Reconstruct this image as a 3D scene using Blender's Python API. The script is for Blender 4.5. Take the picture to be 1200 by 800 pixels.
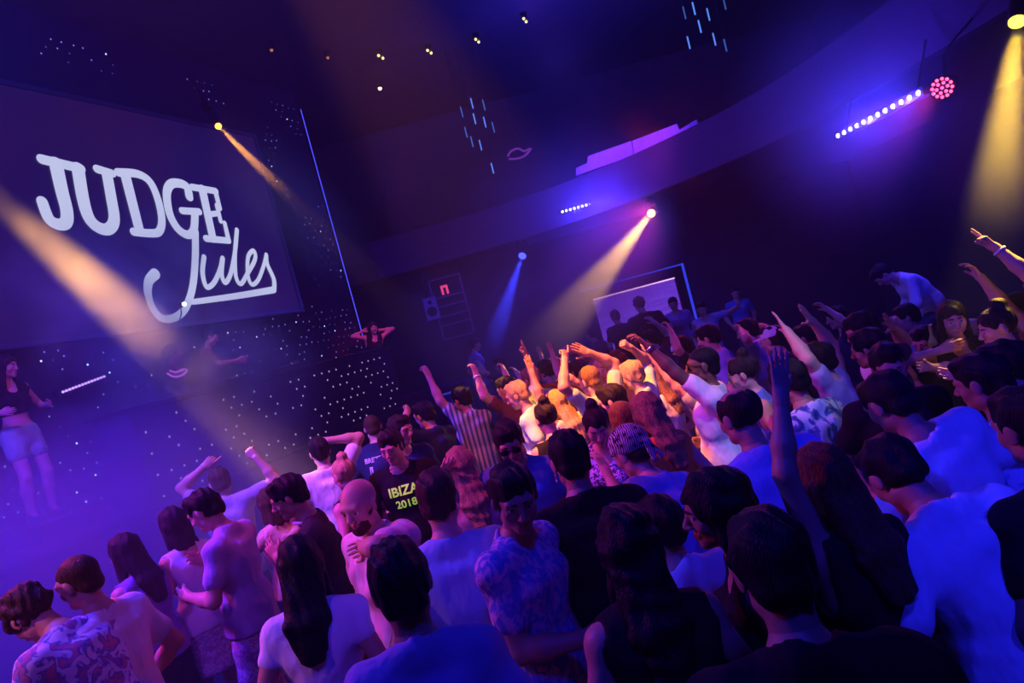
import bpy, bmesh, math, random, zlib
import numpy as np
from mathutils import Vector, Matrix
for o in list(bpy.data.objects): bpy.data.objects.remove(o)
SC = bpy.context.scene; COL = SC.collection

# ------------------------------------------------------------------ camera
CAM = np.array([0., 0., 2.25]); FPX = 800.; ROLL = math.radians(-15); PITCH = math.atan(22/800)
_r = np.array([1., 0, 0]); _f = np.array([0, math.cos(PITCH), -math.sin(PITCH)]); _u = np.array([0, math.sin(PITCH), math.cos(PITCH)])
CR = _r*math.cos(ROLL)+_u*math.sin(ROLL); CU = -_r*math.sin(ROLL)+_u*math.cos(ROLL); CF = _f      # image right / image up / forward
cam = bpy.data.cameras.new('camera'); cam_o = bpy.data.objects.new('camera', cam); COL.objects.link(cam_o)
cam.sensor_width = 36; cam.lens = 36*FPX/1200; cam.clip_start = .05; cam.clip_end = 100
cam_o.matrix_world = Matrix([[CR[i], CU[i], -CF[i], CAM[i]] for i in range(3)]+[[0, 0, 0, 1]])
SC.camera = cam_o
def pix_ray(px, py):
    d = CF*FPX+CR*(px-600)-CU*(py-400); return CAM.copy(), d/np.linalg.norm(d)
def pix_y(px, py, y):
    o, d = pix_ray(px, py); return o+d*((y-o[1])/d[1])
def pix_z(px, py, z):
    o, d = pix_ray(px, py); return o+d*((z-o[2])/d[2])
# ------------------------------------------------------------------ render look, world, lights
SC.view_settings.view_transform = 'Standard'; SC.view_settings.look = 'None'; SC.view_settings.gamma = 1; SC.view_settings.use_curve_mapping = False
SC.view_settings.exposure = 0.0
SC.cycles.max_bounces = 5; SC.cycles.diffuse_bounces = 2; SC.cycles.glossy_bounces = 2; SC.cycles.volume_bounces = 0; SC.cycles.use_denoising = True
SC.cycles.sample_clamp_indirect = 4; SC.cycles.volume_max_steps = 256
WD = bpy.data.worlds.new('dark_room'); SC.world = WD; WD.use_nodes = True
WD.node_tree.nodes['Background'].inputs[0].default_value = (.010, .008, .012, 1); WD.node_tree.nodes['Background'].inputs[1].default_value = .1

def spot(loc, tgt, col, power, deg, blend=.6, size=.05):
    l = bpy.data.lights.new('spot_light', 'SPOT'); l.energy = power; l.color = col; l.spot_size = math.radians(deg); l.spot_blend = blend; l.shadow_soft_size = size
    o = bpy.data.objects.new('spot_light', l); COL.objects.link(o); o.location = loc
    o.rotation_euler = (Vector(tgt)-Vector(loc)).to_track_quat('-Z', 'Y').to_euler(); return o
def point(loc, col, power, size=.1):
    l = bpy.data.lights.new('point_light', 'POINT'); l.energy = power; l.color = col; l.shadow_soft_size = size
    o = bpy.data.objects.new('point_light', l); COL.objects.link(o); o.location = loc; return o
def area(loc, tgt, col, power, size):
    l = bpy.data.lights.new('wash_light', 'AREA'); l.energy = power; l.color = col; l.shape = 'DISK'; l.size = size
    o = bpy.data.objects.new('wash_light', l); COL.objects.link(o); o.location = loc
    o.rotation_euler = (Vector(tgt)-Vector(loc)).to_track_quat('-Z', 'Y').to_euler(); return o
BLUE = (.012, .012, 1.); VIOLET = (.24, .05, 1.); MAGENTA = (1., .05, .45); ORANGE = (1., .36, .05); YELLOW = (1., .50, .06); OLIVE = (1., .6, .05); RED = (1., .06, .06)
# blue washes from the rig over the dance floor, behind and above the camera
spot((3.0, -1.8, 5.0), (2.5, 3.2, .9), BLUE, 800, 46, .7, .12)
spot((.6, -.8, 5.6), (.3, 3.2, 1.0), BLUE, 430, 50, .8, .25)
spot((-3.2, -.4, 5.2), (-2.4, 4.0, 1.0), VIOLET, 310, 60, .8, .15)
# magenta and red from the stage side
spot((-2.4, 3.4, 7.3), (-.1, 5.0, 1.2), (1., .045, .13), 1400, 44, .9, .2)
spot((-4.4, 4.2, 3.6), (-1.0, 3.6, 1.2), (1., .05, .32), 420, 60, .9, .2)
spot((2.6, 10.4, 4.6), (2.4, 5.0, 1.4), (1., .05, .10), 260, 70, .9, .2)
# unseen blue lamps added for the glow over the balcony and over the screen
point((1.9, 11.6, 6.2), (.06, .035, 1.), 220)
point((-4.4, 3.6, 6.4), (.04, .03, 1.), 1300)
# added lamps out of view: lilac key on the arm waving group, orange key on the crowd under the beams
spot((1.6, 1.0, 6.4), (1.42, 4.45, 1.3), (.62, .55, 1.), 760, 13, .9, .1)
spot((-1.2, 4.4, 7.3), (.50, 5.4, 1.5), (1., .235, .012), 9500, 21, .6, .06)
# unseen violet lamp added to light the smoke at the foot of the stage
spot((-4.6, 3.0, 5.8), (-3.2, 6.0, .2), (.075, .012, 1.), 3000, 66, .9, .2)
# added unseen spots: magenta, red on dancers and booth, violet on balcony panel
spot((-2.8, 4.6, 5.4), (-5., 6.9, 2.3), (1., .06, .5), 160, 26, .8, .08)
spot((-.6, 9.4, 5.2), (-2.5, 12.6, 2.3), (1., .05, .32), 420, 24, .8, .08)
spot((-2.2, 7.4, 5.4), (-4.0, 9.7, 2.9), (1., .07, .12), 220, 34, .8, .08)
spot((1.2, 9.0, 6.6), (3.1, 13.1, 4.9), (.45, .06, 1.), 900, 32, .8, .1)
spot((-4.3, 2.0, 3.3), (-2.1, 2.7, 1.5), (1., .20, .42), 170, 34, .8, .08)  # added pink lamp for the figures in the bottom left corner
spot((-3.4, 3.6, 7.2), (-2.1, 5.6, 1.9), (1., .30, .06), 900, 24, .8, .08)  # added orange lamp overhead for the raised arms by the stage
spot((3.3, 13.25, 3.72), (-.2, 8.6, 1.9), (1., .05, .40), 150, 56, .9, .1)  # added magenta lamp for the far haze, tucked beside the yellow one
spot((4.6, 3.4, 3.6), (4.25, 7.9, 1.7), BLUE, 420, 17, .8, .08)  # added blue lamp for the bending figure
# ------------------------------------------------------------------ materials
def srgb(*c): return tuple(((x/255+.055)/1.055)**2.4 if x > 10 else x/255/12.92 for x in c)+(1.,)
class N:
    def __init__(self, name):
        self.m = bpy.data.materials.new(name); self.m.use_nodes = True; self.t = self.m.node_tree; self.b = self.t.nodes['Principled BSDF']
    def new(self, kind, **k):
        n = self.t.nodes.new(kind)
        for a, v in k.items():
            if a in n.inputs: n.inputs[a].default_value = v
            else: setattr(n, a, v)
        return n
    def link(self, a, b): self.t.links.new(a, b)
    def coord(self, scale=(1, 1, 1)):
        c = self.new('ShaderNodeTexCoord'); m = self.new('ShaderNodeMapping'); m.inputs['Scale'].default_value = scale; self.link(c.outputs['Object'], m.inputs['Vector']); return m.outputs[0]
    def ramp(self, fac, stops):
        r = self.new('ShaderNodeValToRGB'); e = r.color_ramp.elements
        while len(e) < len(stops): e.new(.5)
        for q, (p, c) in zip(e, stops): q.position = p; q.color = c
        self.link(fac, r.inputs[0]); return r.outputs[0]
    def bump(self, h, strength=.3, dist=.01):
        b = self.new('ShaderNodeBump'); b.inputs['Strength'].default_value = strength; b.inputs['Distance'].default_value = dist; self.link(h, b.inputs['Height']); self.link(b.outputs[0], self.b.inputs['Normal'])
def mat(name, col, rough=.7, metal=0, bump=None, var=.12, spec=.3, emit=None, es=0, sheen=0):
    n = N(name); n.b.inputs['Base Color'].default_value = col; n.b.inputs['Roughness'].default_value = rough; n.b.inputs['Metallic'].default_value = metal; n.b.inputs['Specular IOR Level'].default_value = spec
    if bump:
        sc, st, di = bump
        v = n.coord(sc if isinstance(sc, tuple) else (sc,)*3); t = n.new('ShaderNodeTexNoise', Scale=1., Detail=2.); n.link(v, t.inputs['Vector'])
        n.bump(t.outputs[0], st, di); c2 = tuple(x*(1-var) for x in col[:3])+(1,); c3 = tuple(min(1, x*(1+var)) for x in col[:3])+(1,)
        n.link(n.ramp(t.outputs[0], [(.3, c2), (.7, c3)]), n.b.inputs['Base Color'])
    if emit: n.b.inputs['Emission Color'].default_value = emit; n.b.inputs['Emission Strength'].default_value = es
    return n.m
def pattern(name, base, cols, scale=(20, 20, 20), kind='leaf', rough=.75):
    n = N(name); n.b.inputs['Roughness'].default_value = rough; n.b.inputs['Specular IOR Level'].default_value = .2; v = n.coord(scale)
    if kind == 'leaf':
        t = n.new('ShaderNodeTexVoronoi', Scale=1., feature='F1'); n.link(v, t.inputs['Vector']); t2 = n.new('ShaderNodeTexWave', Scale=1.3, Distortion=6.); n.link(v, t2.inputs['Vector'])
        mx = n.new('ShaderNodeMath', operation='MULTIPLY'); n.link(t.outputs['Distance'], mx.inputs[0]); n.link(t2.outputs['Fac'], mx.inputs[1]); f = mx.outputs[0]
        st = [(.0, base), (.22, base), (.27, cols[0]), (.5, cols[-1])]
    elif kind == 'stripe':
        t = n.new('ShaderNodeTexWave', Scale=1., Distortion=.6, bands_direction='X'); n.link(v, t.inputs['Vector']); f = t.outputs['Fac']; st = [(.0, base), (.5, base), (.55, cols[0]), (1., cols[-1])]
    elif kind == 'check':
        t = n.new('ShaderNodeTexBrick', Scale=1.); n.link(v, t.inputs['Vector']); f = t.outputs['Fac']; st = [(.0, cols[0]), (.45, cols[0]), (.55, base), (1., base)]
    else:
        t = n.new('ShaderNodeTexNoise', Scale=1., Detail=3., Distortion=1.2); n.link(v, t.inputs['Vector']); f = t.outputs[0]; st = [(.0, base), (.47, base), (.53, cols[0]), (.66, cols[-1])]
    n.link(n.ramp(f, st), n.b.inputs['Base Color']); return n.m
MAT = {}
for k, c in (('fair', (.62, .35, .24)), ('tan', (.50, .26, .16)), ('olive', (.40, .21, .13)), ('brown', (.20, .10, .06))):
    MAT['skin_'+k] = mat('skin_'+k, c+(1,), .48, bump=(220, .12, .002), var=.05, spec=.4)
    MAT['lip_'+k] = mat('lips_'+k, (c[0]*.78, c[1]*.55, c[2]*.55, 1), .4)
MAT['eye_white'] = mat('eye_white', (.8, .78, .75, 1), .2); MAT['iris'] = mat('iris', (.04, .025, .015, 1), .15)
def hairm(k, c): MAT[k] = mat(k, c+(1,), .55, bump=((190, 190, 26), .9, .006), var=.45, spec=.18)
hairm('hair_dark', (.018, .012, .010)); hairm('hair_brown', (.07, .035, .018)); hairm('hair_light', (.28, .16, .07)); hairm('hair_blond', (.55, .38, .17)); hairm('hair_auburn', (.16, .05, .02)); hairm('hair_black', (.008, .007, .008)); hairm('hair_streaked', (.30, .19, .12))
def cloth(k, c, fine=True): MAT[k] = mat('fabric_'+k, c+(1,), .85, bump=((15, 15, 7), .55, .03), var=.05, spec=.15)
for k, c in (('white', (.80, .80, .80)), ('cream', (.72, .68, .6)), ('lavender', (.42, .34, .52)), ('lightblue', (.34, .52, .72)), ('blue', (.10, .19, .50)), ('midblue', (.25, .36, .66)), ('navy', (.02, .03, .09)), ('black', (.012, .011, .012)), ('charcoal', (.03, .03, .034)),
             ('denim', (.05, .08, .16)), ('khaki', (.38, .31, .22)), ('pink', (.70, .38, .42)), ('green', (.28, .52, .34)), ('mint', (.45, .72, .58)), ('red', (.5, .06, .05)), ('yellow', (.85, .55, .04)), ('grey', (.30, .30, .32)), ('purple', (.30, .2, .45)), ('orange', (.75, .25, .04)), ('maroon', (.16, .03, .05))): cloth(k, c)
MAT['shoe_dark'] = mat('shoe_dark', (.02, .02, .02, 1), .5); MAT['shoe_white'] = mat('shoe_white', (.7, .7, .7, 1), .5)
MAT['silver'] = mat('silver', (.8, .8, .82, 1), .25, 1); MAT['gold'] = mat('gold', (.8, .55, .2, 1), .25, 1); MAT['lens'] = mat('dark_lens', (.01, .01, .012, 1), .08, spec=.6)
MAT['neon_green'] = mat('neon_green', (.25, .9, .2, 1), .6, emit=(.3, 1, .2, 1), es=.25); MAT['print_lime'] = mat('print_lime_glow', (.6, .95, .12, 1), .6, emit=(.55, 1, .08, 1), es=.38); MAT['print_white'] = mat('print_white', (.85, .8, .85, 1), .6)  # lime print given a glow to stay bright under violet light
MAT['paint_green'] = mat('paint_green_emissive', (.2, .8, .45, 1), .6, emit=(.15, .9, .4, 1), es=.3)  # green face paint with weak emission
MAT['floral'] = pattern('fabric_floral', (.75, .75, .85, 1), [(.12, .16, .5, 1), (.65, .2, .35, 1)], (16, 16, 16), 'blob')
MAT['leafy'] = pattern('fabric_leafy', (.14, .2, .50, 1), [(.55, .35, .5, 1), (.7, .5, .62, 1)], (30, 30, 20), 'blob')
MAT['paisley'] = pattern('fabric_paisley', (.05, .04, .12, 1), [(.55, .5, .75, 1), (.7, .6, .85, 1)], (48, 48, 48), 'blob')
MAT['tie_print'] = pattern('fabric_tie_print', (.75, .78, .85, 1), [(.15, .2, .45, 1), (.05, .08, .25, 1)], (13, 13, 10), 'blob')
MAT['patterned_shorts'] = pattern('fabric_patterned_shorts', (.45, .28, .4, 1), [(.7, .55, .62, 1), (.75, .6, .7, 1)], (38, 38, 38), 'blob')
MAT['scarf'] = pattern('fabric_scarf', (.02, .018, .022, 1), [(.55, .5, .48, 1), (.6, .55, .5, 1)], (26, 26, 34), 'leaf')
MAT['green_stripe'] = pattern('fabric_green_stripe', (.70, .78, .70, 1), [(.16, .36, .25, 1), (.10, .28, .22, 1)], (7, 7, 1), 'stripe')
MAT['white_pink'] = pattern('fabric_white_pink', (.72, .62, .66, 1), [(.66, .42, .5, 1), (.62, .38, .46, 1)], (9, 9, 2), 'blob')
# ------------------------------------------------------------------ figure sculpting: distance fields meshed with surface nets
def nrm(v):
    v = np.asarray(v, float); return v/max(1e-9, np.linalg.norm(v))
def RX(a): c, s = math.cos(a), math.sin(a); return np.array([[1,0,0],[0,c,-s],[0,s,c]])
def RY(a): c, s = math.cos(a), math.sin(a); return np.array([[c,0,s],[0,1,0],[-s,0,c]])
def RZ(a): c, s = math.cos(a), math.sin(a); return np.array([[c,-s,0],[s,c,0],[0,0,1]])
V3 = lambda *a: np.array(a, float)

class Sculpt:
    """a list of rounded shapes blended into one field, meshed as one surface"""
    def __init__(self): self.p = []; self.clip = []
    def cap(self, a, b, ra, rb, k=.03, op='u'):
        a, b = np.asarray(a, float), np.asarray(b, float); m = max(ra, rb)
        lo, hi = np.minimum(a, b)-m, np.maximum(a, b)+m
        def f(X, Y, Z):
            d = b-a; L = max(1e-9, d@d)
            x, y, z = X-a[0], Y-a[1], Z-a[2]
            h = np.clip((x*d[0]+y*d[1]+z*d[2])/L, 0, 1)
            return np.sqrt((x-d[0]*h)**2+(y-d[1]*h)**2+(z-d[2]*h)**2)-(ra+(rb-ra)*h)
        self.p.append((f, lo, hi, k, op)); return self
    def ecap(self, a, b, right, r0, r1, k=.04, op='u', endz=.75):
        a, b = np.asarray(a, float), np.asarray(b, float)
        L = np.linalg.norm(b-a); ez = nrm(b-a); ex = nrm(np.asarray(right)-ez*(ez@right)); ey = np.cross(ez, ex)
        m = max(*r0, *r1); lo, hi = np.minimum(a, b)-m, np.maximum(a, b)+m
        def f(X, Y, Z):
            x, y, z = X-a[0], Y-a[1], Z-a[2]
            px = x*ex[0]+y*ex[1]+z*ex[2]; py = x*ey[0]+y*ey[1]+z*ey[2]; pz = x*ez[0]+y*ez[1]+z*ez[2]
            h = np.clip(pz/L, 0, 1); oz = pz-h*L
            rx = r0[0]+(r1[0]-r0[0])*h; ry = r0[1]+(r1[1]-r0[1])*h; rz = endz*.5*(rx+ry)
            k0 = np.sqrt((px/rx)**2+(py/ry)**2+(oz/rz)**2); k1 = np.sqrt((px/rx**2)**2+(py/ry**2)**2+(oz/rz**2)**2)
            return k0*(k0-1)/np.maximum(k1, 1e-6)
        self.p.append((f, lo, hi, k, op)); return self
    def ell(self, c, R, r, k=.02, op='u'):
        c = np.asarray(c, float); m = max(r); e = R
        def f(X, Y, Z):
            x, y, z = X-c[0], Y-c[1], Z-c[2]
            q = [(x*e[0, i]+y*e[1, i]+z*e[2, i]) for i in range(3)]
            k0 = np.sqrt(sum((q[i]/r[i])**2 for i in range(3))); k1 = np.sqrt(sum((q[i]/r[i]**2)**2 for i in range(3)))
            return k0*(k0-1)/np.maximum(k1, 1e-6)
        self.p.append((f, c-m, c+m, k, op)); return self
    def plane(self, p, n):          # keep the side the normal points away from
        p, n = np.asarray(p, float), nrm(n)
        self.clip.append(lambda X, Y, Z: (X-p[0])*n[0]+(Y-p[1])*n[1]+(Z-p[2])*n[2]); return self
    def mesh(self, res, noise=None):
        us = [q for q in self.p if q[4] == 'u']
        lo = np.min([q[1] for q in us], 0)-2.5*res-.02; hi = np.max([q[2] for q in us], 0)+2.5*res+.02
        n = np.ceil((hi-lo)/res).astype(int)+1
        ax = [lo[i]+np.arange(n[i])*res for i in range(3)]
        F = np.full(tuple(n), .2)
        for f, l, h, k, op in self.p:
            mrg = k+2.5*res
            sl = [slice(max(0, int((l[i]-mrg-lo[i])/res)), min(n[i], int((h[i]+mrg-lo[i])/res)+2)) for i in range(3)]
            if any(s.stop <= s.start for s in sl): continue
            X, Y, Z = ax[0][sl[0]][:, None, None], ax[1][sl[1]][None, :, None], ax[2][sl[2]][None, None, :]
            d = f(X, Y, Z); A = F[tuple(sl)]
            if op == 'u':
                hh = np.maximum(k-np.abs(A-d), 0)/max(k, 1e-6); F[tuple(sl)] = np.minimum(A, d)-hh*hh*k*.25
            elif op == 's':
                d = -d; hh = np.maximum(k-np.abs(A-d), 0)/max(k, 1e-6); F[tuple(sl)] = np.maximum(A, d)+hh*hh*k*.25
        X, Y, Z = ax[0][:, None, None], ax[1][None, :, None], ax[2][None, None, :]
        if noise is not None: F = F+noise(X, Y, Z)
        for c in self.clip: F = np.maximum(F, c(X, Y, Z))
        return surface_nets(F, lo, res)

def surface_nets(F, lo, res):
    S = F < 0
    c = [S[i:S.shape[0]-1+i, j:S.shape[1]-1+j, k:S.shape[2]-1+k] for i in (0, 1) for j in (0, 1) for k in (0, 1)]
    cnt = sum(x.astype(np.int8) for x in c)
    act = (cnt > 0) & (cnt < 8)
    idx = np.argwhere(act)
    if len(idx) == 0: return np.zeros((0, 3)), np.zeros((0, 4), int)
    vid = np.full(act.shape, -1, int); vid[act] = np.arange(len(idx))
    acc = np.zeros((len(idx), 3)); num = np.zeros(len(idx))
    offs = [(i, j, k) for i in (0, 1) for j in (0, 1) for k in (0, 1)]
    fv = {o: F[idx[:, 0]+o[0], idx[:, 1]+o[1], idx[:, 2]+o[2]] for o in offs}
    for a in offs:
        for d in range(3):
            if a[d]: continue
            b = list(a); b[d] = 1; b = tuple(b)
            fa, fb = fv[a], fv[b]; m = (fa < 0) != (fb < 0)
            t = np.where(m, fa/np.where(m, fa-fb, 1), 0)
            p = np.tile(np.array(a, float), (len(idx), 1)); p[:, d] = t
            acc[m] += p[m]; num[m] += 1
    verts = lo+(idx+acc/num[:, None])*res
    faces = []
    for d in range(3):
        e1, e2 = [(1, 2), (2, 0), (0, 1)][d]
        sl0 = [slice(None)]*3; sl1 = [slice(None)]*3
        sl0[d] = slice(0, -1); sl1[d] = slice(1, None)
        A, B = S[tuple(sl0)], S[tuple(sl1)]
        ch = np.argwhere(A != B)
        ok = (ch[:, e1] > 0) & (ch[:, e2] > 0) & (ch[:, e1] < S.shape[e1]-1) & (ch[:, e2] < S.shape[e2]-1)
        ch = ch[ok]
        if len(ch) == 0: continue
        inside = A[ch[:, 0], ch[:, 1], ch[:, 2]]
        q = []
        for o1, o2 in ((-1, -1), (0, -1), (0, 0), (-1, 0)):
            cc = ch.copy(); cc[:, e1] += o1; cc[:, e2] += o2
            q.append(vid[cc[:, 0], cc[:, 1], cc[:, 2]])
        q = np.stack(q, 1); q[~inside] = q[~inside][:, ::-1]
        faces.append(q)
    return verts, np.concatenate(faces)

def np_mesh(name, V, Fq, mats, parent=None, midx=None, tri=None, smooth=True):
    """one mesh object out of numpy arrays, coordinates relative to the parent"""
    me = bpy.data.meshes.new(name)
    if parent is not None: V = V-np.array(parent['_at'])
    polys = [Fq] + ([tri] if tri is not None and len(tri) else [])
    nl = sum(p.size for p in polys); npoly = sum(len(p) for p in polys)
    me.vertices.add(len(V)); me.vertices.foreach_set('co', np.ascontiguousarray(V, np.float32).ravel())
    me.loops.add(nl); me.loops.foreach_set('vertex_index', np.concatenate([p.ravel() for p in polys]).astype(np.int32))
    tot = np.concatenate([np.full(len(p), p.shape[1]) for p in polys]).astype(np.int32)
    me.polygons.add(npoly); me.polygons.foreach_set('loop_start', np.concatenate([[0], np.cumsum(tot)[:-1]]).astype(np.int32))
    me.polygons.foreach_set('loop_total', tot)
    me.polygons.foreach_set('use_smooth', np.full(npoly, smooth))
    for m in (mats if isinstance(mats, (list, tuple)) else [mats]): me.materials.append(m)
    if midx is not None: me.polygons.foreach_set('material_index', np.asarray(midx, np.int32))
    me.update(calc_edges=True); me.validate()
    o = bpy.data.objects.new(name, me); COL.objects.link(o)
    if parent is not None: o.parent = parent
    return o

def wrinkles(rng, amp, fr=13.):
    ws = []
    for i in range(6):
        d = nrm(rng.normal(size=3)*np.array([1, 1, .9]))*fr*rng.uniform(.6, 2.2); ws.append((d, rng.uniform(0, 6.28)))
    def f(X, Y, Z):
        t = 0
        w = .35*np.sin(5*X+3*Z+ws[0][1])+.35*np.sin(4*Y-5*Z+ws[1][1])
        for d, p in ws: t = t+np.abs(np.sin(X*d[0]+Y*d[1]+Z*d[2]+p+w))
        return (t/6-.62)*amp
    return f

def ik(S, T, L1, L2, pole):
    d = T-S; D = np.linalg.norm(d); D2 = min(D, (L1+L2)*.995); D2 = max(D2, abs(L1-L2)+.03); u = d/max(D, 1e-6)
    T = S+u*D2
    a = (L1*L1-L2*L2+D2*D2)/(2*D2); h = math.sqrt(max(0, L1*L1-a*a))
    p = np.asarray(pole, float); p = p-u*(p@u); p = nrm(p) if np.linalg.norm(p) > 1e-4 else nrm(np.cross(u, [0, 0, 1.]))
    return S+u*a+p*h, T

# ---- hand: four unequal fingers with two bends each and a thumb from the side of the palm
HAND = {  # curl of (index, middle, ring, little) at knuckle / middle joint, thumb spread
    'open':  ((-4, 6), (-2, 6), (-2, 8), (0, 8), 50),
    'relax': ((12, 26), (18, 32), (22, 36), (26, 38), 32),
    'point': ((2, 4), (70, 92), (74, 95), (76, 95), 14),
    'fist':  ((72, 95), (74, 95), (76, 95), (78, 92), 12),
    'two':   ((0, 4), (-2, 6), (74, 95), (76, 95), 14),
    'grip':  ((40, 55), (44, 58), (48, 60), (50, 60), 40),
}
def hand(sc, W, F, N, side, pose, s):
    F = nrm(F); N = nrm(N-F*(N@F)); T = np.cross(F, N)*side
    q = HAND[pose]; g = lambda t, n, f: W+(T*t+N*n+F*f)*s
    sc.ecap(g(0, 0, -.03), g(.002, .001, .072), T, (.026*s, .02*s), (.040*s, .013*s), .014)
    sc.cap(g(.022, .010, .012), g(.033, .006, .045), .017*s, .013*s, .012)
    for i, (t, ln, r) in enumerate(((.031, .078, .0088), (.0105, .086, .0090), (-.0105, .080, .0085), (-.030, .062, .0076))):
        b = g(t, 0, .082+(.004 if i in (1, 2) else -.004 if i == 3 else 0)); ang = 0; fan = (1.5-i)*.055 if pose == 'open' else (1.5-i)*.02
        for j, (f, bend) in enumerate(((.46, q[i][0]), (.30, q[i][1]), (.24, q[i][1]*.6))):
            ang += math.radians(bend); d = nrm(F*math.cos(ang)+N*math.sin(ang)+T*fan*math.cos(ang))
            e = b+d*ln*f*s; sc.cap(b, e, r*s*(1-.09*j), r*s*(.92-.09*j), .005); b = e
    sp = math.radians(q[4]); b = g(.030, .006, .028)
    d1 = nrm(T*math.sin(sp)+F*math.cos(sp)+N*.35); m = b+d1*.042*s; sc.cap(b, m, .0125*s, .0105*s, .01)
    d2 = nrm(d1+F*.5+N*(.1 if pose == 'open' else .45)-T*(.0 if pose == 'open' else .5)); sc.cap(m, m+d2*.034*s, .0105*s, .0082*s, .005)

def head_field(sc, H, R, s, fem, smile):
    g = lambda x, y, z: H+R@(np.array([x, y, z])*s)
    L, r_ = R, lambda *a: tuple(np.array(a)*s)
    jw = .9 if fem else 1.
    sc.ell(g(0, -.016, .034), L, r_(.0755, .096, .084), .02)
    sc.ecap(g(0, .018, .01), g(0, .034, -.078), R[:, 0], r_(.064, .070), r_(.043*jw, .046), .03)
    sc.ell(g(0, .064, -.098), L, r_(.024*jw, .020, .018), .025)
    for q in (-1, 1):
        sc.ell(g(.046*q*jw, -.004+.012, -.066), L, r_(.018, .03, .022), .03)
        sc.ell(g(.041*q, .055, -.028), L, r_(.020, .020, .02), .03)
        sc.ell(g(.0775*q, -.006, -.008), L@RZ(-.35*q)@RX(-.15), r_(.0085, .020, .033), .008)
    if not fem: sc.cap(g(-.036, .080, .022), g(.036, .080, .022), .013*s, .013*s, .02)
    for q in (-1, 1):
        sc.ell(g(.032*q, .098, .001), L, r_(.019, .016, .012), .012, 's')
        sc.cap(g(.017*q, .0845, .010), g(.047*q, .076, .009), .0055*s, .0050*s, .006)     # upper lid
        sc.cap(g(.019*q, .083, -.010), g(.045*q, .076, -.009), .0045*s, .0040*s, .006)    # lower lid
    sc.cap(g(0, .084, .014), g(0, .109, -.028), .0085*s, (.011 if fem else .013)*s, .014)
    for q in (-1, 1): sc.ell(g(.0115*q, .097, -.033), L, r_(.009, .011, .008), .008)
    w = .026 if smile else .021; up = .008 if smile else 0
    sc.cap(g(-w, .078, -.058+up), g(0, .0885, -.0575), .0045*s, .0058*s, .008); sc.cap(g(w, .078, -.058+up), g(0, .0885, -.0575), .0045*s, .0058*s, .008)
    sc.cap(g(-w*.8, .080, -.068+up*.6), g(0, .0865, -.0705), .0045*s, .0066*s, .008); sc.cap(g(w*.8, .080, -.068+up*.6), g(0, .0865, -.0705), .0045*s, .0066*s, .008)
    sc.cap(g(-w, .088, -.0625+up), g(0, .104, -.0645), .0035*s, (.006 if smile else .004)*s, .004, 's'); sc.cap(g(w, .088, -.0625+up), g(0, .104, -.0645), .0035*s, (.006 if smile else .004)*s, .004, 's')

def uv_ball(c, r, R=np.eye(3), nu=10, nv=7):
    vs = [[0, 0, 1.]]
    for i in range(1, nv):
        t = math.pi*i/nv
        for j in range(nu): vs.append([math.sin(t)*math.cos(6.2832*j/nu), math.sin(t)*math.sin(6.2832*j/nu), math.cos(t)])
    vs.append([0, 0, -1.]); vs = np.array(vs); qs, ts = [], []
    for j in range(nu):
        ts.append((0, 1+j, 1+(j+1) % nu)); b = 1+(nv-2)*nu; ts.append((b+(j+1) % nu, b+j, len(vs)-1))
        for i in range(nv-2): a = 1+i*nu; qs.append((a+j, a+nu+j, a+nu+(j+1) % nu, a+(j+1) % nu))
    return np.asarray(c)+(vs*r)@np.asarray(R).T, np.array(qs), np.array(ts)

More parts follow.
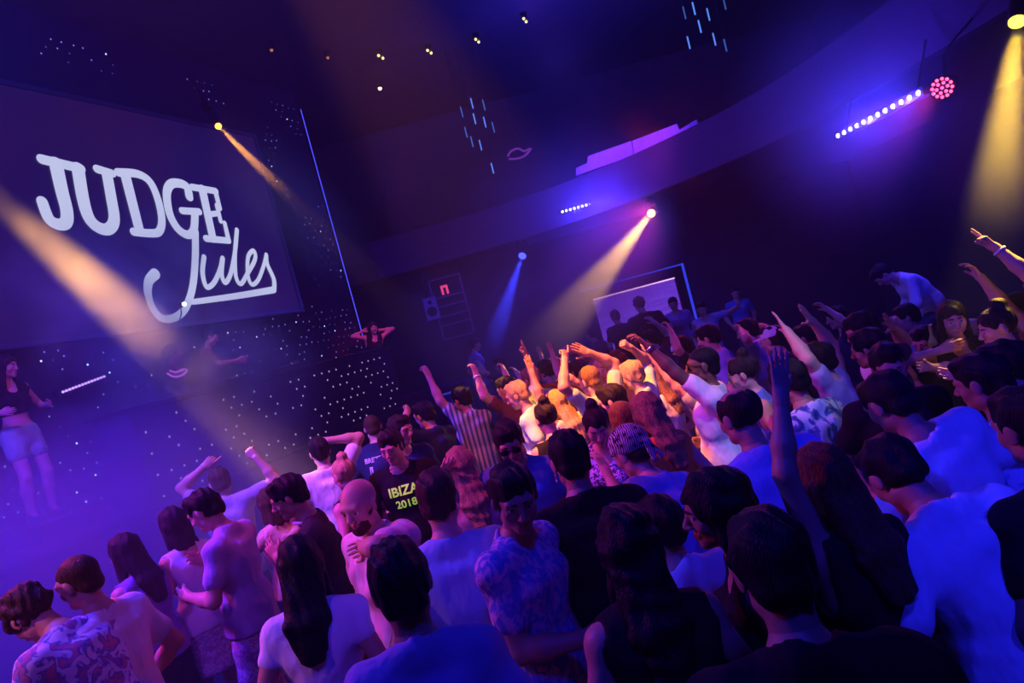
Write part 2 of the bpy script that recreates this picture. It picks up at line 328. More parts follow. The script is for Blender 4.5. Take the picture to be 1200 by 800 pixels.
def person(label, head=None, at=None, hz=None, d=None, s=1., fem=False, w=1., yaw=60, lean=4, side=0, twist=0, hyaw=0, hpitch=8, hroll=0,
           skin='fair', hair='short', hcol='hair_dark', top='tee', tcol='white', bottom='jeans', bcol='denim', lh=None, rh=None, lext=.93, rext=.93,
           lhand='relax', rhand='relax', lpole=None, rpole=None, lfar=0, rfar=0, smile=False, beard=None, floor=0., extras=(), group='dancing crowd', step=.0, shoecol='shoe_dark', print_=None, hem=0.):
    rng = np.random.default_rng(zlib.crc32(label.encode()))
    A = math.radians; sh = s
    R0 = RZ(A(yaw)); a, b = A(lean), A(side)
    Rp = R0@RY(.3*b)@RX(-.25*a); Rm = R0@RZ(A(twist)*.5)@RY(.7*b)@RX(-.7*a); Rc = R0@RZ(A(twist))@RY(b)@RX(-a)
    Rh = R0@RZ(A(hyaw))@RX(-A(hpitch))@RY(A(hroll)); Rn = Rc@RX(A(lean-hpitch)*.5) if abs(lean) < 30 else Rc@RX(A(lean-hpitch)*.35)
    P0 = np.zeros(3)
    waist = P0+Rp@V3(0, 0, .14)*s; chest = waist+Rm@V3(0, .0, .15)*s; nb = chest+Rc@V3(0, -.012, .22)*s
    nt = nb+Rn@V3(0, .015, .085)*s; Hd = nt+Rh@V3(0, .022, .105)*s
    pel = .935*s
    if at is None:
        if d is None: tz = floor+(hz if hz else pel+Hd[2]); T = pix_z(head[0], head[1], tz)
        else: T = pix_y(head[0], head[1], d)
    else: T = V3(*at)
    off = T-Hd
    fit = off[2]-floor
    if fit > pel*1.02 or fit < pel*.62: print('FIT', label[:40], 'pelvis', round(fit/pel, 2), 'depth', round(T[1], 2))
    P0 = P0+off; waist += off; chest += off; nb += off; nt += off; Hd = Hd+off
    dist = np.linalg.norm(Hd-CAM)
    lod = 0 if dist < 3.6 else 1 if dist < 6.5 else 2
    rb, rhd, rhn = ((.013, .0052, .0048), (.017, .0072, .0058), (.022, .0095, .0066))[lod]
    sw = (.158 if fem else .178)*w; hw = (1.04 if fem else 1.)*w
    base = V3(P0[0], P0[1], floor)
    root = bpy.data.objects.new('person', None); COL.objects.link(root); root.location = base; root['_at'] = list(base)
    root['label'] = label; root['category'] = 'person'
    if group: root['group'] = group
    # joints
    J = {}
    for sd, nm, tg, ext, far, pole in ((-1, 'l', lh, lext, lfar, lpole), (1, 'r', rh, rext, rfar, rpole)):
        S = nb+Rc@(V3(sd*sw, -.008, -.05)*s)
        L1, L2, LH = .285*s, .25*s, .09*s
        if tg is None: tg = ('loc', sd*.06, .10, -.50)
        if tg[0] == 'loc': Tw = S+R0@(V3(*tg[1:])*s); up = tg[3] > .1
        else:
            reach = (L1+L2+LH)*ext; o, dr = pix_ray(tg[0], tg[1])
            for it in range(2):
                t0 = (S-o)@dr; q = o+dr*t0; m = np.linalg.norm(q-S)
                if it == 0 and q[2] > S[2]+.05*s: S = S+Rc@(V3(-sd*.018, 0, .05)*s)
            if m < .5*reach and not far: print('NEAR', label[:44], nm, round(m/reach, 2), 'up' if q[2] > S[2] else 'down')
            dt = math.sqrt(max(0, reach*reach-m*m)); Tw = o+dr*(t0+(dt if far >= 0 else -dt)*(1 if far else 0))
            if m > reach*1.12: print('REACH', label[:40], nm, round(m/reach, 2))
            up = Tw[2] > S[2]
        if tg[0] == 'loc' and up: S = S+Rc@(V3(-sd*.018, 0, .05)*s)
        if pole is None: pole = R0@(V3(sd*.9, -.15, .1) if up else V3(sd*.55, -.9, -.3))
        else: pole = R0@V3(*pole)
        dv = Tw-S; Dv = np.linalg.norm(dv); Wt = S+dv/max(Dv, 1e-6)*max(.1*s, Dv-LH)
        E, Wr = ik(S, Wt, L1, L2, pole)
        J[nm] = (S, E, Wr, up, tg[0] == 'loc')
    legs = []
    for sd in (-1, 1):
        hp = P0+Rp@(V3(sd*.088*hw, 0, -.02)*s)
        ft = base+R0@(V3(sd*(.11+step*.3), sd*step+.0, 0)*s); an = ft+V3(0, 0, .075*s)
        K, An = ik(hp, an, .43*s, .415*s, R0@V3(sd*.15, 1, 0)); legs.append((hp, K, An, ft))
    rt = Rc[:, 0]; rp = Rp[:, 0]; rm = Rm[:, 0]; fw = R0[:, 1]
    def torso(sc, e, loose=0., legs_=True, arms=True, neck=True):
        sc.ecap(P0+Rp@V3(0, 0, -.06)*s, P0+Rp@V3(0, 0, .06)*s, rp, ((.150*hw*s+e+loose), .110*s+e+loose), ((.150*hw*s+e+loose*.8), .108*s+e+loose), .05, endz=.5)
        wa = (.118 if fem else .140)*w*s
        sc.ecap(waist-Rm@V3(0, 0, .05)*s, chest, rm, (wa+e+loose*.6, .098*s*w+e+loose*.8), (wa*1.08+e+loose*.4, .106*s*w+e+loose*.5), .06, endz=.6)
        cw = (.138 if fem else .162)*w*s
        sc.ecap(chest, nb-Rc@V3(0, .012, .085)*s, rt, (cw+e, .108*s*w+e), (cw*1.02+e, .100*s+e), .06, endz=.5)
        if fem:
            for q in (-1, 1): sc.ell(chest+Rc@V3(q*.068, .088, .045)*s, Rc, (.058*s+e, .050*s+e, .056*s+e), .035)
        else:
            for q in (-1, 1): sc.ell(chest+Rc@V3(q*.075, .075, .085)*s, Rc, (.075*s+e, .042*s+e, .06*s+e), .05)
        for q in 'lr':
            S = J[q][0]
            sc.cap(nb+Rc@V3(0, -.012, .012)*s, S-Rc@V3(0, 0, .0)*s, .048*s+e, .050*s+e, .05)
            sc.cap(chest+Rc@V3((-.1 if q == 'l' else .1)*w, -.03, .08)*s, S, .07*s+e, .052*s+e, .05)
    body = Sculpt(); torso(body, -.004)
    body.cap(nb-Rc@V3(0, 0, .04)*s, nt, .060*s*(.86 if fem else 1), .050*s*(.86 if fem else 1), .04)
    af = .84 if fem else 1.0
    for q in 'lr':
        S, E, Wr = J[q][:3]
        body.cap(S, E, .056*s*af, .043*s*af, .03).cap(E, E+(Wr-E)*.35, .043*s*af, .044*s*af, .02).cap(E+(Wr-E)*.35, Wr, .044*s*af, .0275*s*af, .02)
    for hp, K, An, ft in legs:
        body.cap(hp, K, .086*s*hw, .056*s, .04).cap(K, K+(An-K)*.35-fw*.012*s, .056*s, .060*s, .03).cap(K+(An-K)*.35-fw*.012*s, An, .058*s, .038*s, .03)
        body.cap(An, ft+fw*.13*s+V3(0, 0, .03*s), .036*s, .026*s, .03)
    Vs, Fs = [], []; mi = []
    V, Fq = body.mesh(rb); Vs.append(V); Fs.append(Fq); mi.append(np.zeros(len(Fq), int)); tris = []; tm = []
    # head
    hs = Sculpt(); hsz = 1.0*s**.5*(.97 if fem else 1.0)
    hs.cap(nb+(nt-nb)*.3, nt+Rh@V3(0, 0.0, .03)*s, .056*s*(.86 if fem else 1), .052*s*(.86 if fem else 1), .03)
    head_field(hs, Hd, Rh, hsz, fem, smile); V, Fq = hs.mesh(rhd)
    loc = (V-Hd)@Rh/hsz; fc = loc[Fq].mean(1); w_ = .028 if smile else .022
    lip = (np.abs(fc[:, 0]) < w_) & (fc[:, 1] > .07) & (np.abs(fc[:, 2]+.065-.25*np.abs(fc[:, 0])*(1 if smile else 0)) < .0115-.22*np.abs(fc[:, 0]))
    n0 = sum(len(x) for x in Vs); Vs.append(V); Fs.append(Fq+n0); mi.append(np.where(lip, 1, 0))
    for q in (-1, 1):
        for r, dy, m in ((.0128, .0, 2), (.0070, .0072, 3)):
            V, Fq, Tq = uv_ball(Hd+Rh@(V3(.032*q, .0735+dy, .0)*hsz), r*hsz); n0 = sum(len(x) for x in Vs)
            Vs.append(V); Fs.append(Fq+n0); mi.append(np.full(len(Fq), m)); tris.append(Tq+n0); tm.append(np.full(len(Tq), m))
    # hands
    ends = {}
    for q, sd, pose in (('l', -1, lhand), ('r', 1, rhand)):
        S, E, Wr, up, isloc = J[q]; F = nrm(Wr-E)
        N = (R0@V3(0, 1, 0.) if up else R0@V3(-sd*.9, -.3, 0))
        hn = Sculpt(); hn.cap(E+(Wr-E)*.6, Wr, .034*s*af, .0275*s*af, .02); hand(hn, Wr, F, N, sd, pose, s*(.92 if fem else 1.)); V, Fq = hn.mesh(rhn)
        n0 = sum(len(x) for x in Vs); Vs.append(V); Fs.append(Fq+n0); mi.append(np.zeros(len(Fq), int)); ends[q] = (E, Wr, F)
    np_mesh('body', np.concatenate(Vs), np.concatenate(Fs), [MAT['skin_'+skin], MAT['lip_'+skin], MAT['eye_white'], MAT['iris']], root,
            np.concatenate(mi+tm), np.concatenate(tris))
    # clothing
    amp = (.030, .026, .018)[lod]; wr = wrinkles(rng, amp)
    rs = (.0115, .015, .02)[lod]
    def garment(name, sc, mat, noise=True, res=None):
        V, Fq = sc.mesh(res or rs, wr if noise else None)
        return np_mesh(name, V, Fq, MAT[mat], root) if len(Fq) else None
    tops = None
    if top:
        sc = Sculpt(); torso(sc, .011*s, .012 if top in ('tee', 'long', 'shirt', 'polo') else 0)
        hemz = {'crop': .10, 'bra': .20, 'tank': -.04, 'dress': -.26, 'shirt': -.12}.get(top, -.09)-hem
        if top in ('dress',):
            sc.ecap(P0+Rp@V3(0, 0, .05)*s, P0+R0@V3(0, 0, -.34)*s, rp, (.16*s, .125*s), (.21*s, .17*s), .05, endz=.3)
        elif top not in ('crop', 'bra'):
            sc.ecap(waist, P0+R0@V3(0, 0, hemz-.06)*s, rp, (.158*w*s, .125*s), (.204*hw*s, .155*s), .05, endz=.3)
        if top in ('tee', 'shirt', 'long', 'polo', 'dress', 'crop') and top != 'dress':
            fr = .62 if top in ('tee', 'polo', 'shirt') else .97 if top == 'long' else .35
            for q in 'lr':
                S, E, Wr = J[q][:3]; en = S+(E-S)*fr
                sc.cap(S, en, .0615*s*af, .063*s*af, .035)
                if top == 'long': sc.cap(E, E+(Wr-E)*.95, .058*s*af, .045*s*af, .03)
        if top in ('tank', 'dress', 'bra'):
            for sd, q in ((-1, 'l'), (1, 'r')): sc.cap(J[q][0]+Rc@V3(sd*.055, 0, .02)*s, J[q][0]+Rc@V3(sd*.035, 0, -.12)*s, .066*s, .055*s, .012, 's')
        sc.cap(nb+Rc@V3(0, .012, .022)*s, nb+Rc@V3(0, .03, .15)*s, .066*s, .10*s, .012, 's')
        if top in ('tank', 'bra', 'dress', 'crop'): sc.ell(nb+Rc@V3(0, .12, .01)*s, Rc, (.085*s, .10*s, .10*s), .012, 's'); sc.ell(nb+Rc@V3(0, -.13, .0)*s, Rc, (.08*s, .09*s, .08*s), .012, 's')
        zz = P0+Rp@V3(0, 0, hemz)*s if top != 'dress' else P0+V3(0, 0, -.32)*s
        sc.plane(zz, -(Rp[:, 2] if top != 'dress' else V3(0, 0, 1)) if top not in ('crop', 'bra') else -Rm[:, 2])
        tops = garment({'tee': 't_shirt', 'tank': 'vest_top', 'dress': 'dress', 'crop': 'crop_top', 'bra': 'bikini_top', 'long': 'long_sleeved_top', 'shirt': 'shirt', 'polo': 'polo_shirt'}[top], sc, tcol)
    if bottom and top != 'dress':
        sc = Sculpt(); end = {'jeans': 1, 'shorts': .5, 'hot': .22, 'skirt': 0}[bottom]
        sc.ecap(P0+Rp@V3(0, 0, -.07)*s, P0+Rp@V3(0, 0, .07)*s, rp, (.160*hw*s, .122*s), (.153*hw*s, .115*s), .04, endz=.62)
        if bottom == 'skirt': sc.ecap(P0, P0+V3(0, 0, -.36*s), rp, (.165*hw*s, .13*s), (.20*hw*s, .16*s), .04, endz=.2).plane(P0+V3(0, 0, -.34*s), V3(0, 0, -1))
        else:
            for hp, K, An, ft in legs:
                if end >= 1: c_ = K+(An-K)*.35-fw*.012*s; sc.cap(hp, K, .096*s*hw, .073*s, .03).cap(K, c_, .073*s, .075*s, .03).cap(c_, An+(K-An)*.03, .075*s, .062*s, .03)
                else: sc.cap(hp, hp+(K-hp)*min(1, end*2), .097*s*hw, .088*s if end > .3 else .098*s, .03)
        sc.plane(P0+Rp@V3(0, 0, .085)*s, Rp[:, 2])
        garment({'jeans': 'jeans', 'shorts': 'shorts', 'hot': 'hot_pants', 'skirt': 'skirt'}[bottom], sc, bcol, res=(.016, .02, .025)[lod])
    for hp, K, An, ft in legs:
        sc = Sculpt(); sc.ecap(ft-fw*.045*s+V3(0, 0, .04*s), ft+fw*.15*s+V3(0, 0, .032*s), R0[:, 0], (.040*s, .046*s), (.046*s, .036*s), .02).cap(An, An+(K-An)*.05, .046*s, .044*s, .03).plane(ft, V3(0, 0, -1))
        V, Fq = sc.mesh(.014); np_mesh('shoe', V, Fq, MAT[shoecol], root)
    # hair
    g = lambda x, y, z: Hd+Rh@(np.array([x, y, z])*hsz); rr = lambda *q: tuple(np.array(q)*hsz)
    if hair and hair != 'bald':
        sc = Sculpt(); th = {'buzz': .004, 'short': .011, 'quiff': .012, 'curly': .026, 'bob': .017, 'long': .015, 'bun': .010, 'pony': .010, 'balding': .0065, 'wavy': .018}[hair]
        sc.ell(g(0, -.018, .036), Rh, rr(.0765+th*.7, .097+th, .085+th), .02)
        if hair in ('quiff', 'short'): sc.ell(g(0, .045, .098), Rh, rr(.055, .045, .030 if hair == 'quiff' else .022), .03)
        if hair == 'buzz' or hair == 'short' or hair == 'quiff': sc.ell(g(0, -.06, -.03), Rh, rr(.062+th*.5, .052+th*.6, .05), .02)
        if hair in ('long', 'wavy', 'bob'):
            ln = .14 if hair == 'bob' else .34
            dn = V3(0, 0, -1)
            back = -Rh[:, 1].copy(); back[2] = 0; back = nrm(back) if np.linalg.norm(back) > .1 else -R0[:, 1]
            nbk = nb+Rc@(V3(0, -.105, -.02)*s); tip = (nb+Rc@(V3(0, -.142, .06-ln*.62)*s)) if ln > .2 else g(0, -.085, -.03)+dn*ln*hsz
            sc.ecap(g(0, -.055, .0), nbk if ln > .2 else tip, Rh[:, 0], rr(.088, .058), rr(.088, .042), .03, endz=.6)
            if ln > .2: sc.ecap(nbk, tip, Rh[:, 0], rr(.090, .040), rr(.055, .026), .03, endz=.7)
            for q in (-1, 1): sc.ecap(g(.066*q, -.01, .01), g(.082*q, -.02, -.02)+dn*(ln*.8)*hsz+back*.02, Rh[:, 0], rr(.024, .042), rr(.026, .03), .025, endz=.6)
        if hair == 'bun': sc.ell(g(0, -.055, .135), Rh, rr(.044, .044, .04), .02)
        if hair == 'pony':
            sc.ell(g(0, -.115, .055), Rh, rr(.03, .03, .03), .015); e = g(0, -.14, .04)+V3(0, 0, -.22)*hsz; sc.cap(g(0, -.125, .05), e, .034*hsz, .018*hsz, .02)
        if hair == 'balding': sc.ell(g(0, .0, .11), Rh, rr(.062, .07, .05), .01, 's')
        sc.ell(g(0, .085, -.035), Rh, rr(.067, .062, .083), .014, 's')
        if hair not in ('long', 'wavy', 'bob'):
            sc.ell(g(0, .0, -.13), Rh, rr(.12, .088, .098), .012, 's')
            for q in (-1, 1): sc.ell(g(.085*q, -.002, -.012), Rh, rr(.016, .024, .034), .008, 's')
        fq = rng.uniform(55, 75); am = {'buzz': .001, 'curly': .009, 'wavy': .006, 'long': .006, 'bob': .007}.get(hair, .0075)*hsz
        if hair in ('curly', 'wavy'): fq *= 1.35
        def hn(X, Y, Z):
            ph = np.sin(fq*.35*(X+Z)+1)*1.5
            return am*(np.sin(fq*X+ph)*np.sin(fq*Y+1.3*ph)*.7+np.sin(1.7*fq*X+fq*Y)*.4+(np.sin(fq*Z+ph)*.6 if hair in ('curly', 'wavy') else 0))
        V, Fq = sc.mesh(rhd*1.15, hn); n0 = len(V)
        br = Sculpt()
        for q in (-1, 1): br.cap(g(.014*q, .0925 if fem else .0945, .0235), g(.046*q, .083 if fem else .0855, .026), .0052*hsz, .0035*hsz, .003)
        V2, F2 = br.mesh(.003 if lod == 0 else .004)
        np_mesh('hair', np.concatenate([V, V2]), np.concatenate([Fq, F2+n0]), MAT[hcol], root)
    if beard:
        sc = Sculpt(); sc.ecap(g(0, .022, -.02), g(0, .037, -.08), Rh[:, 0], rr(.069, .074), rr(.051, .053), .03); sc.ell(g(0, .066, -.1), Rh, rr(.028, .024, .022), .025)
        sc.ell(g(0, .095, -.02), Rh, rr(.05, .05, .036), .01, 's'); sc.ell(g(0, .1, -.064), Rh, rr(.021, .03, .008), .006, 's'); sc.ell(g(0, -.06, -.06), Rh, rr(.09, .074, .12), .01, 's')
        sc.plane(g(0, 0, -.024), Rh[:, 2]); V, Fq = sc.mesh(rhd)
        if len(Fq): np_mesh('beard', V, Fq, MAT[beard], root)
    info = dict(root=root, J=J, ends=ends, Hd=Hd, Rh=Rh, hsz=hsz, Rc=Rc, nb=nb, chest=chest, s=s, top=tops, lod=lod, P0=P0, R0=R0, af=af, rhd=rhd, g=g, rr=rr, rng=rng)
    for ex in extras: EXTRA[ex[0]](info, *ex[1:])
    if print_: shirt_print(info, *print_)
    return info

def ring(c, ax, r, t, n=18, m=6, el=(1, 1), ref=None):
    ax = nrm(ax); u = nrm(np.cross(ax, [0.3, .5, .8]) if ref is None else ref-ax*(ref@ax)); v = np.cross(ax, u); V = []
    for i in range(n):
        a = 6.2832*i/n; d = u*math.cos(a)*el[0]+v*math.sin(a)*el[1]
        for j in range(m):
            b = 6.2832*j/m; V.append(c+d*(r+t[0]*math.cos(b))+ax*t[1]*math.sin(b))
    F = [(i*m+j, i*m+(j+1) % m, ((i+1) % n)*m+(j+1) % m, ((i+1) % n)*m+j) for i in range(n) for j in range(m)]
    return np.array(V), np.array(F)[:, ::-1]
def ex_band(I, q, mat, name='wristband', pos=.86, wid=.009):
    E, Wr, F = I['ends'][q]; r = (.029+.014*(1-pos)/.5)*I['s']*I['af']+.003
    V, Fq = ring(E+(Wr-E)*pos, F, r, (.0035, wid)); np_mesh(name, V, Fq, MAT[mat], I['root'])
def ex_watch(I, q, mat):
    ex_band(I, q, mat, 'watch', .93, .013)
def ex_necklace(I, mat):
    c = I['nb']+I['Rc']@(V3(0, .028, .004)*I['s']); V, Fq = ring(c, I['Rc']@V3(0, -.55, 1), .082*I['s'], (.004, .004), 28, 6, (1, 1.05), I['Rc'][:, 0]); np_mesh('necklace', V, Fq, MAT[mat], I['root'])
def ex_earring(I, sd, mat):
    V, Fq = ring(I['g'](.082*sd, -.004, -.058), I['Rh']@V3(1, 0, 0), .018*I['hsz'], (.0022, .0022), 18, 6); np_mesh('earring', V, Fq, MAT[mat], I['root'])
def ex_glasses(I, mat):
    sc = Sculpt(); g, rr = I['g'], I['rr']
    for q in (-1, 1):
        sc.ell(g(.034*q, .098, -.001), I['Rh'], rr(.027, .007, .021), .004); sc.cap(g(.058*q, .09, .006), g(.08*q, -.005, .008), .0032, .003, .004)
    sc.cap(g(-.012, .103, .005), g(.012, .103, .005), .003, .003, .003)
    V, Fq = sc.mesh(.0036 if I['lod'] < 2 else .005); np_mesh('sunglasses', V, Fq, MAT[mat], I['root'])
def ex_bandana(I, mat):
    sc = Sculpt(); g, rr = I['g'], I['rr']
    sc.ell(g(0, -.016, .038), I['Rh'], rr(.089, .110, .096), .02); sc.ell(g(0, .03, -.06), I['Rh'], rr(.12, .13, .085), .015, 's')
    sc.ell(g(0, -.115, -.0), I['Rh'], rr(.03, .022, .022), .015)
    for q in (-1, 1): sc.ecap(g(.01*q, -.12, -.005), g(.03*q, -.135, -.09), I['Rh'][:, 0], rr(.016, .006), rr(.024, .005), .008)
    V, Fq = sc.mesh(I['rhd']*1.2); np_mesh('headscarf', V, Fq, MAT[mat], I['root'])
def ex_cap(I, mat):
    sc = Sculpt(); g, rr = I['g'], I['rr']
    sc.ell(g(0, -.016, .042), I['Rh'], rr(.086, .106, .088), .02); sc.plane(g(0, 0, .028), -I['Rh'][:, 2]); V, Fq = sc.mesh(I['rhd'])
    s2 = Sculpt(); s2.ell(g(0, .10, .036), I['Rh'], rr(.070, .075, .007), .01); s2.ell(g(0, -.016, .042), I['Rh'], rr(.08, .1, .08), .005, 's'); V2, F2 = s2.mesh(.005)
    np_mesh('cap', np.concatenate([V, V2]), np.concatenate([Fq, F2+len(V)]), MAT[mat], I['root'])
def ex_paint(I, mat, x, z):
    sc = Sculpt(); sc.ell(I['g'](x, .083-abs(x)*.45, z), I['Rh'], I['rr'](.017, .012, .006), .004); sc.ell(I['g'](x+.004, .078-abs(x)*.45, z-.014), I['Rh'], I['rr'](.013, .012, .004), .002)
    V, Fq = sc.mesh(.0042); np_mesh('face_paint', V, Fq, MAT[mat], I['root'])
def ex_collar(I, mat):
    c = I['nb']+I['Rc']@(V3(0, .016, .012)*I['s']); V, Fq = ring(c, I['Rc']@V3(0, -.3, 1), .072*I['s'], (.008, .012), 26, 8, (1.02, 1.05), I['Rc'][:, 0]); np_mesh('collar', V, Fq, MAT[mat], I['root'])
EXTRA = {'band': ex_band, 'watch': ex_watch, 'necklace': ex_necklace, 'earring': ex_earring, 'glasses': ex_glasses, 'bandana': ex_bandana, 'cap': ex_cap, 'paint': ex_paint, 'collar': ex_collar}

def text_mesh(txt, size, bold=0.):
    cu = bpy.data.curves.new('lettering', 'FONT'); cu.body = txt; cu.size = size; cu.align_x = 'CENTER'; cu.align_y = 'CENTER'; cu.resolution_u = 4; cu.offset = bold
    o = bpy.data.objects.new('lettering', cu); COL.objects.link(o); dg = bpy.context.evaluated_depsgraph_get(); dg.update()
    me = bpy.data.meshes.new_from_object(o.evaluated_get(dg)); bpy.data.objects.remove(o)
    return me
def shirt_print(I, lines, mat, back=False):
    """lines of (text, height in metres, drop below the collar) wrapped on the shirt"""
    from mathutils.bvhtree import BVHTree
    o = I['top']; bv = BVHTree.FromPolygons([v.co[:] for v in o.data.vertices], [p.vertices[:] for p in o.data.polygons])
    Rc = I['Rc']; fwd = -1 if back else 1; at = np.array(I['root']['_at'])
    for txt, size, drop in lines:
        bm = bmesh.new(); me = text_mesh(txt, size, size*.025); b2 = bmesh.new(); b2.from_mesh(me); bpy.data.meshes.remove(me)
        bmesh.ops.triangulate(b2, faces=b2.faces[:])
        for _ in range(2): bmesh.ops.subdivide_edges(b2, edges=[e for e in b2.edges if e.calc_length() > .02], cuts=1)
        vm = {}
        for v in b2.verts:
            p0 = I['nb']+Rc@V3(-v.co.x*fwd, .0, -drop+v.co.y)-at; org = p0+Rc@V3(0, .6*fwd, 0)
            h = bv.ray_cast(Vector(org), Vector(Rc@V3(0, -fwd, 0)))
            q = np.array(h[0]) if h[0] is not None else p0
            vm[v] = bm.verts.new(q+Rc@V3(0, .004*fwd, 0))
        for f in b2.faces:
            try: bm.faces.new([vm[v] for v in f.verts])
            except ValueError: pass
        b2.free(); me = bpy.data.meshes.new('lettering'); bm.to_mesh(me); bm.free(); me.materials.append(MAT[mat])
        p = bpy.data.objects.new('lettering', me); COL.objects.link(p); p.parent = I['root']
# ------------------------------------------------------------------ modelling helpers
def tag(o, label, cat, group=None):
    o['label'] = label; o['category'] = cat
    if group: o['group'] = group
    return o
def thing(name, label, cat, loc=(0, 0, 0), group=None):
    o = bpy.data.objects.new(name, None); COL.objects.link(o); o.location = loc; o['_at'] = list(map(float, loc)); return tag(o, label, cat, group)
class MB:
    def __init__(self): self.b = bmesh.new()
    def box(self, c, size, M=None, bev=0):
        r = bmesh.ops.create_cube(self.b, size=1); vs = r['verts']
        for v in vs:
            p = np.array(v.co)*np.array(size); v.co = Vector((M@p if M is not None else p)+np.asarray(c))
        if bev: bmesh.ops.bevel(self.b, geom=list({e for v in vs for e in v.link_edges}), offset=bev, segments=2, affect='EDGES', profile=.6)
        return self
    def tube(self, a, b, r, r2=None, n=14, cap=True):
        a, b = Vector(a), Vector(b); d = b-a
        q = d.to_track_quat('Z', 'Y').to_matrix().to_4x4(); q.translation = (a+b)/2
        bmesh.ops.create_cone(self.b, cap_ends=cap, segments=n, radius1=r, radius2=r if r2 is None else r2, depth=d.length, matrix=q); return self
    def path(self, pts, r, n=8):
        pts = [np.asarray(p, float) for p in pts]; rings = []; up = V3(.13, .21, .97)
        for i, p in enumerate(pts):
            t = nrm(pts[min(i+1, len(pts)-1)]-pts[max(i-1, 0)]); u = nrm(np.cross(t, up)); v = np.cross(t, u)
            rings.append([self.b.verts.new(p+r*(u*math.cos(6.2832*j/n)+v*math.sin(6.2832*j/n))) for j in range(n)])
        for a, b in zip(rings[:-1], rings[1:]):
            for j in range(n): self.b.faces.new((a[j], a[(j+1) % n], b[(j+1) % n], b[j]))
        self.b.faces.new(rings[0][::-1]); self.b.faces.new(rings[-1]); return self
    def poly(self, pts): self.b.faces.new([self.b.verts.new(tuple(p)) for p in pts]); return self
    def ball(self, c, r, sub=2): bmesh.ops.create_icosphere(self.b, subdivisions=sub, radius=r, matrix=Matrix.Translation(Vector(c))); return self
    def build(self, name, m, parent=None, kind=None, smooth=False):
        me = bpy.data.meshes.new(name); bmesh.ops.recalc_face_normals(self.b, faces=self.b.faces[:]); self.b.to_mesh(me); self.b.free()
        if parent is not None: me.transform(Matrix.Translation(-Vector(world_at(parent))))
        if smooth:
            for p in me.polygons: p.use_smooth = True
        me.materials.append(m); o = bpy.data.objects.new(name, me); COL.objects.link(o)
        if parent is not None: o.parent = parent
        if kind: o['kind'] = kind
        return o
def world_at(o):
    while o is not None:
        if '_at' in o: return list(o['_at'])
        o = o.parent
    return [0, 0, 0]
def emis(name, col, s):
    return mat(name, (.02, .02, .02, 1), .4, emit=col+(1,), es=s)
M_dark = mat('black_paint', (.012, .011, .013, 1), .7, bump=(40, .2, .003)); M_metal = mat('black_metal', (.02, .02, .022, 1), .4, .6); M_steel = mat('brushed_steel', (.3, .3, .32, 1), .35, .9)
M_floor = mat('dark_floor', (.02, .018, .02, 1), .35, bump=((3, 3, 3), .1, .004), spec=.4)
M_wall = mat('dark_wall', (.05, .045, .06, 1), .8, bump=((6, 6, 6), .15, .01)); M_ceil = mat('dark_ceiling', (.035, .03, .045, 1), .85, bump=((4, 4, 4), .2, .01))
M_star = mat('starcloth', (.022, .016, .034, 1), .9, bump=((60, 60, 8), .3, .004)); M_fascia = mat('balcony_fascia', (.09, .04, .07, 1), .75, bump=((2, 2, 40), .15, .005)); M_soffit = mat('soffit', (.05, .04, .06, 1), .85, bump=((4, 4, 4), .2, .01))
# the stage-side wall runs along a slanting line; S(t, off, z) is a point on it
WO = V3(-4.9, 8.0, 0); WT = nrm(V3(1, 2.4, 0)); WN = nrm(V3(2.4, -1, 0))
def S(t, off, z): return WO+WT*t+WN*off+V3(0, 0, z)
MW = np.stack([WT, -WN, V3(0, 0, 1)], 1)
def wall_pix(px, py, off=0.):
    o, d = pix_ray(px, py); k = ((WO+WN*off-o)@WN)/(d@WN); p = o+d*k; return p, (p-WO)@WT, p[2]
TEND = (wall_pix(425, 390)[1]+wall_pix(349, 137)[1])/2
print('TEND', TEND, wall_pix(425, 390), wall_pix(349, 137))
# ------------------------------------------------------------------ the room
MB().poly([(-12, -3.5, 0), (9, -3.5, 0), (9, 16.6, 0), (-12, 16.6, 0)]).build('floor', M_floor, kind='structure')
MB().box((-1.5, 6.5, 7.6), (21, 20.4, .2)).build('ceiling', M_ceil, kind='structure')
MB().box((-1.5, 16.7, 3.8), (21, .2, 7.6)).build('wall_back', M_wall, kind='structure')
MB().box((9.1, 6.5, 3.8), (.2, 20.4, 7.6)).build('wall_right', M_wall, kind='structure')
MB().box((-1.5, -3.6, 3.8), (21, .2, 7.6)).build('wall_front', M_wall, kind='structure')
wl = MB().box(S((TEND-9)/2, -.12, 3.75), (TEND+9, .24, 7.5), MW).build('wall_left', M_star, kind='structure')
# LED dots of the star cloth: scattered grid, pressed onto the wall, brighter here and there
def dots(name, parent, spots, r, m, kind='stuff'):
    bm = MB()
    for p, nrmv in spots: bm.tube(np.asarray(p)-nrmv*.004, np.asarray(p)+nrmv*.006, r*1.3, r*.6, 7)
    return bm.build(name, m, parent, kind)
rg = np.random.default_rng(7); st = {0: [], 1: [], 2: []}
for i in range(96):
    for j in range(46):
        t = -4.6+i*.155+(j % 2)*.077+rg.normal()*.014; z = 1.55+j*.125+rg.normal()*.012
        if t > TEND-.06: continue
        if z > 3.3 and t < 4.25 and z < 6.9: continue
        q = rg.random()
        clus = math.sin(t*3.1+1.3)*math.sin(z*2.3+.4)+.35*math.sin(t*7+z*5)
        if z > 3.3 and clus < .25: continue
        k = 2 if q > .93 else 1 if q > .62 else 0
        if q < (.12 if z > 3.3 or t > 4.4 else .5): continue
        st[k].append((S(t, 0.0, z), WN))
D_MAT = [emis('star_led_dim', (.18, .16, .75), .5), emis('star_led', (.25, .30, .95), .8), emis('star_led_bright', (.5, .62, 1.), 1.9)]
for k in st: dots('star_lights', wl, st[k], .0085+.002*k, D_MAT[k])
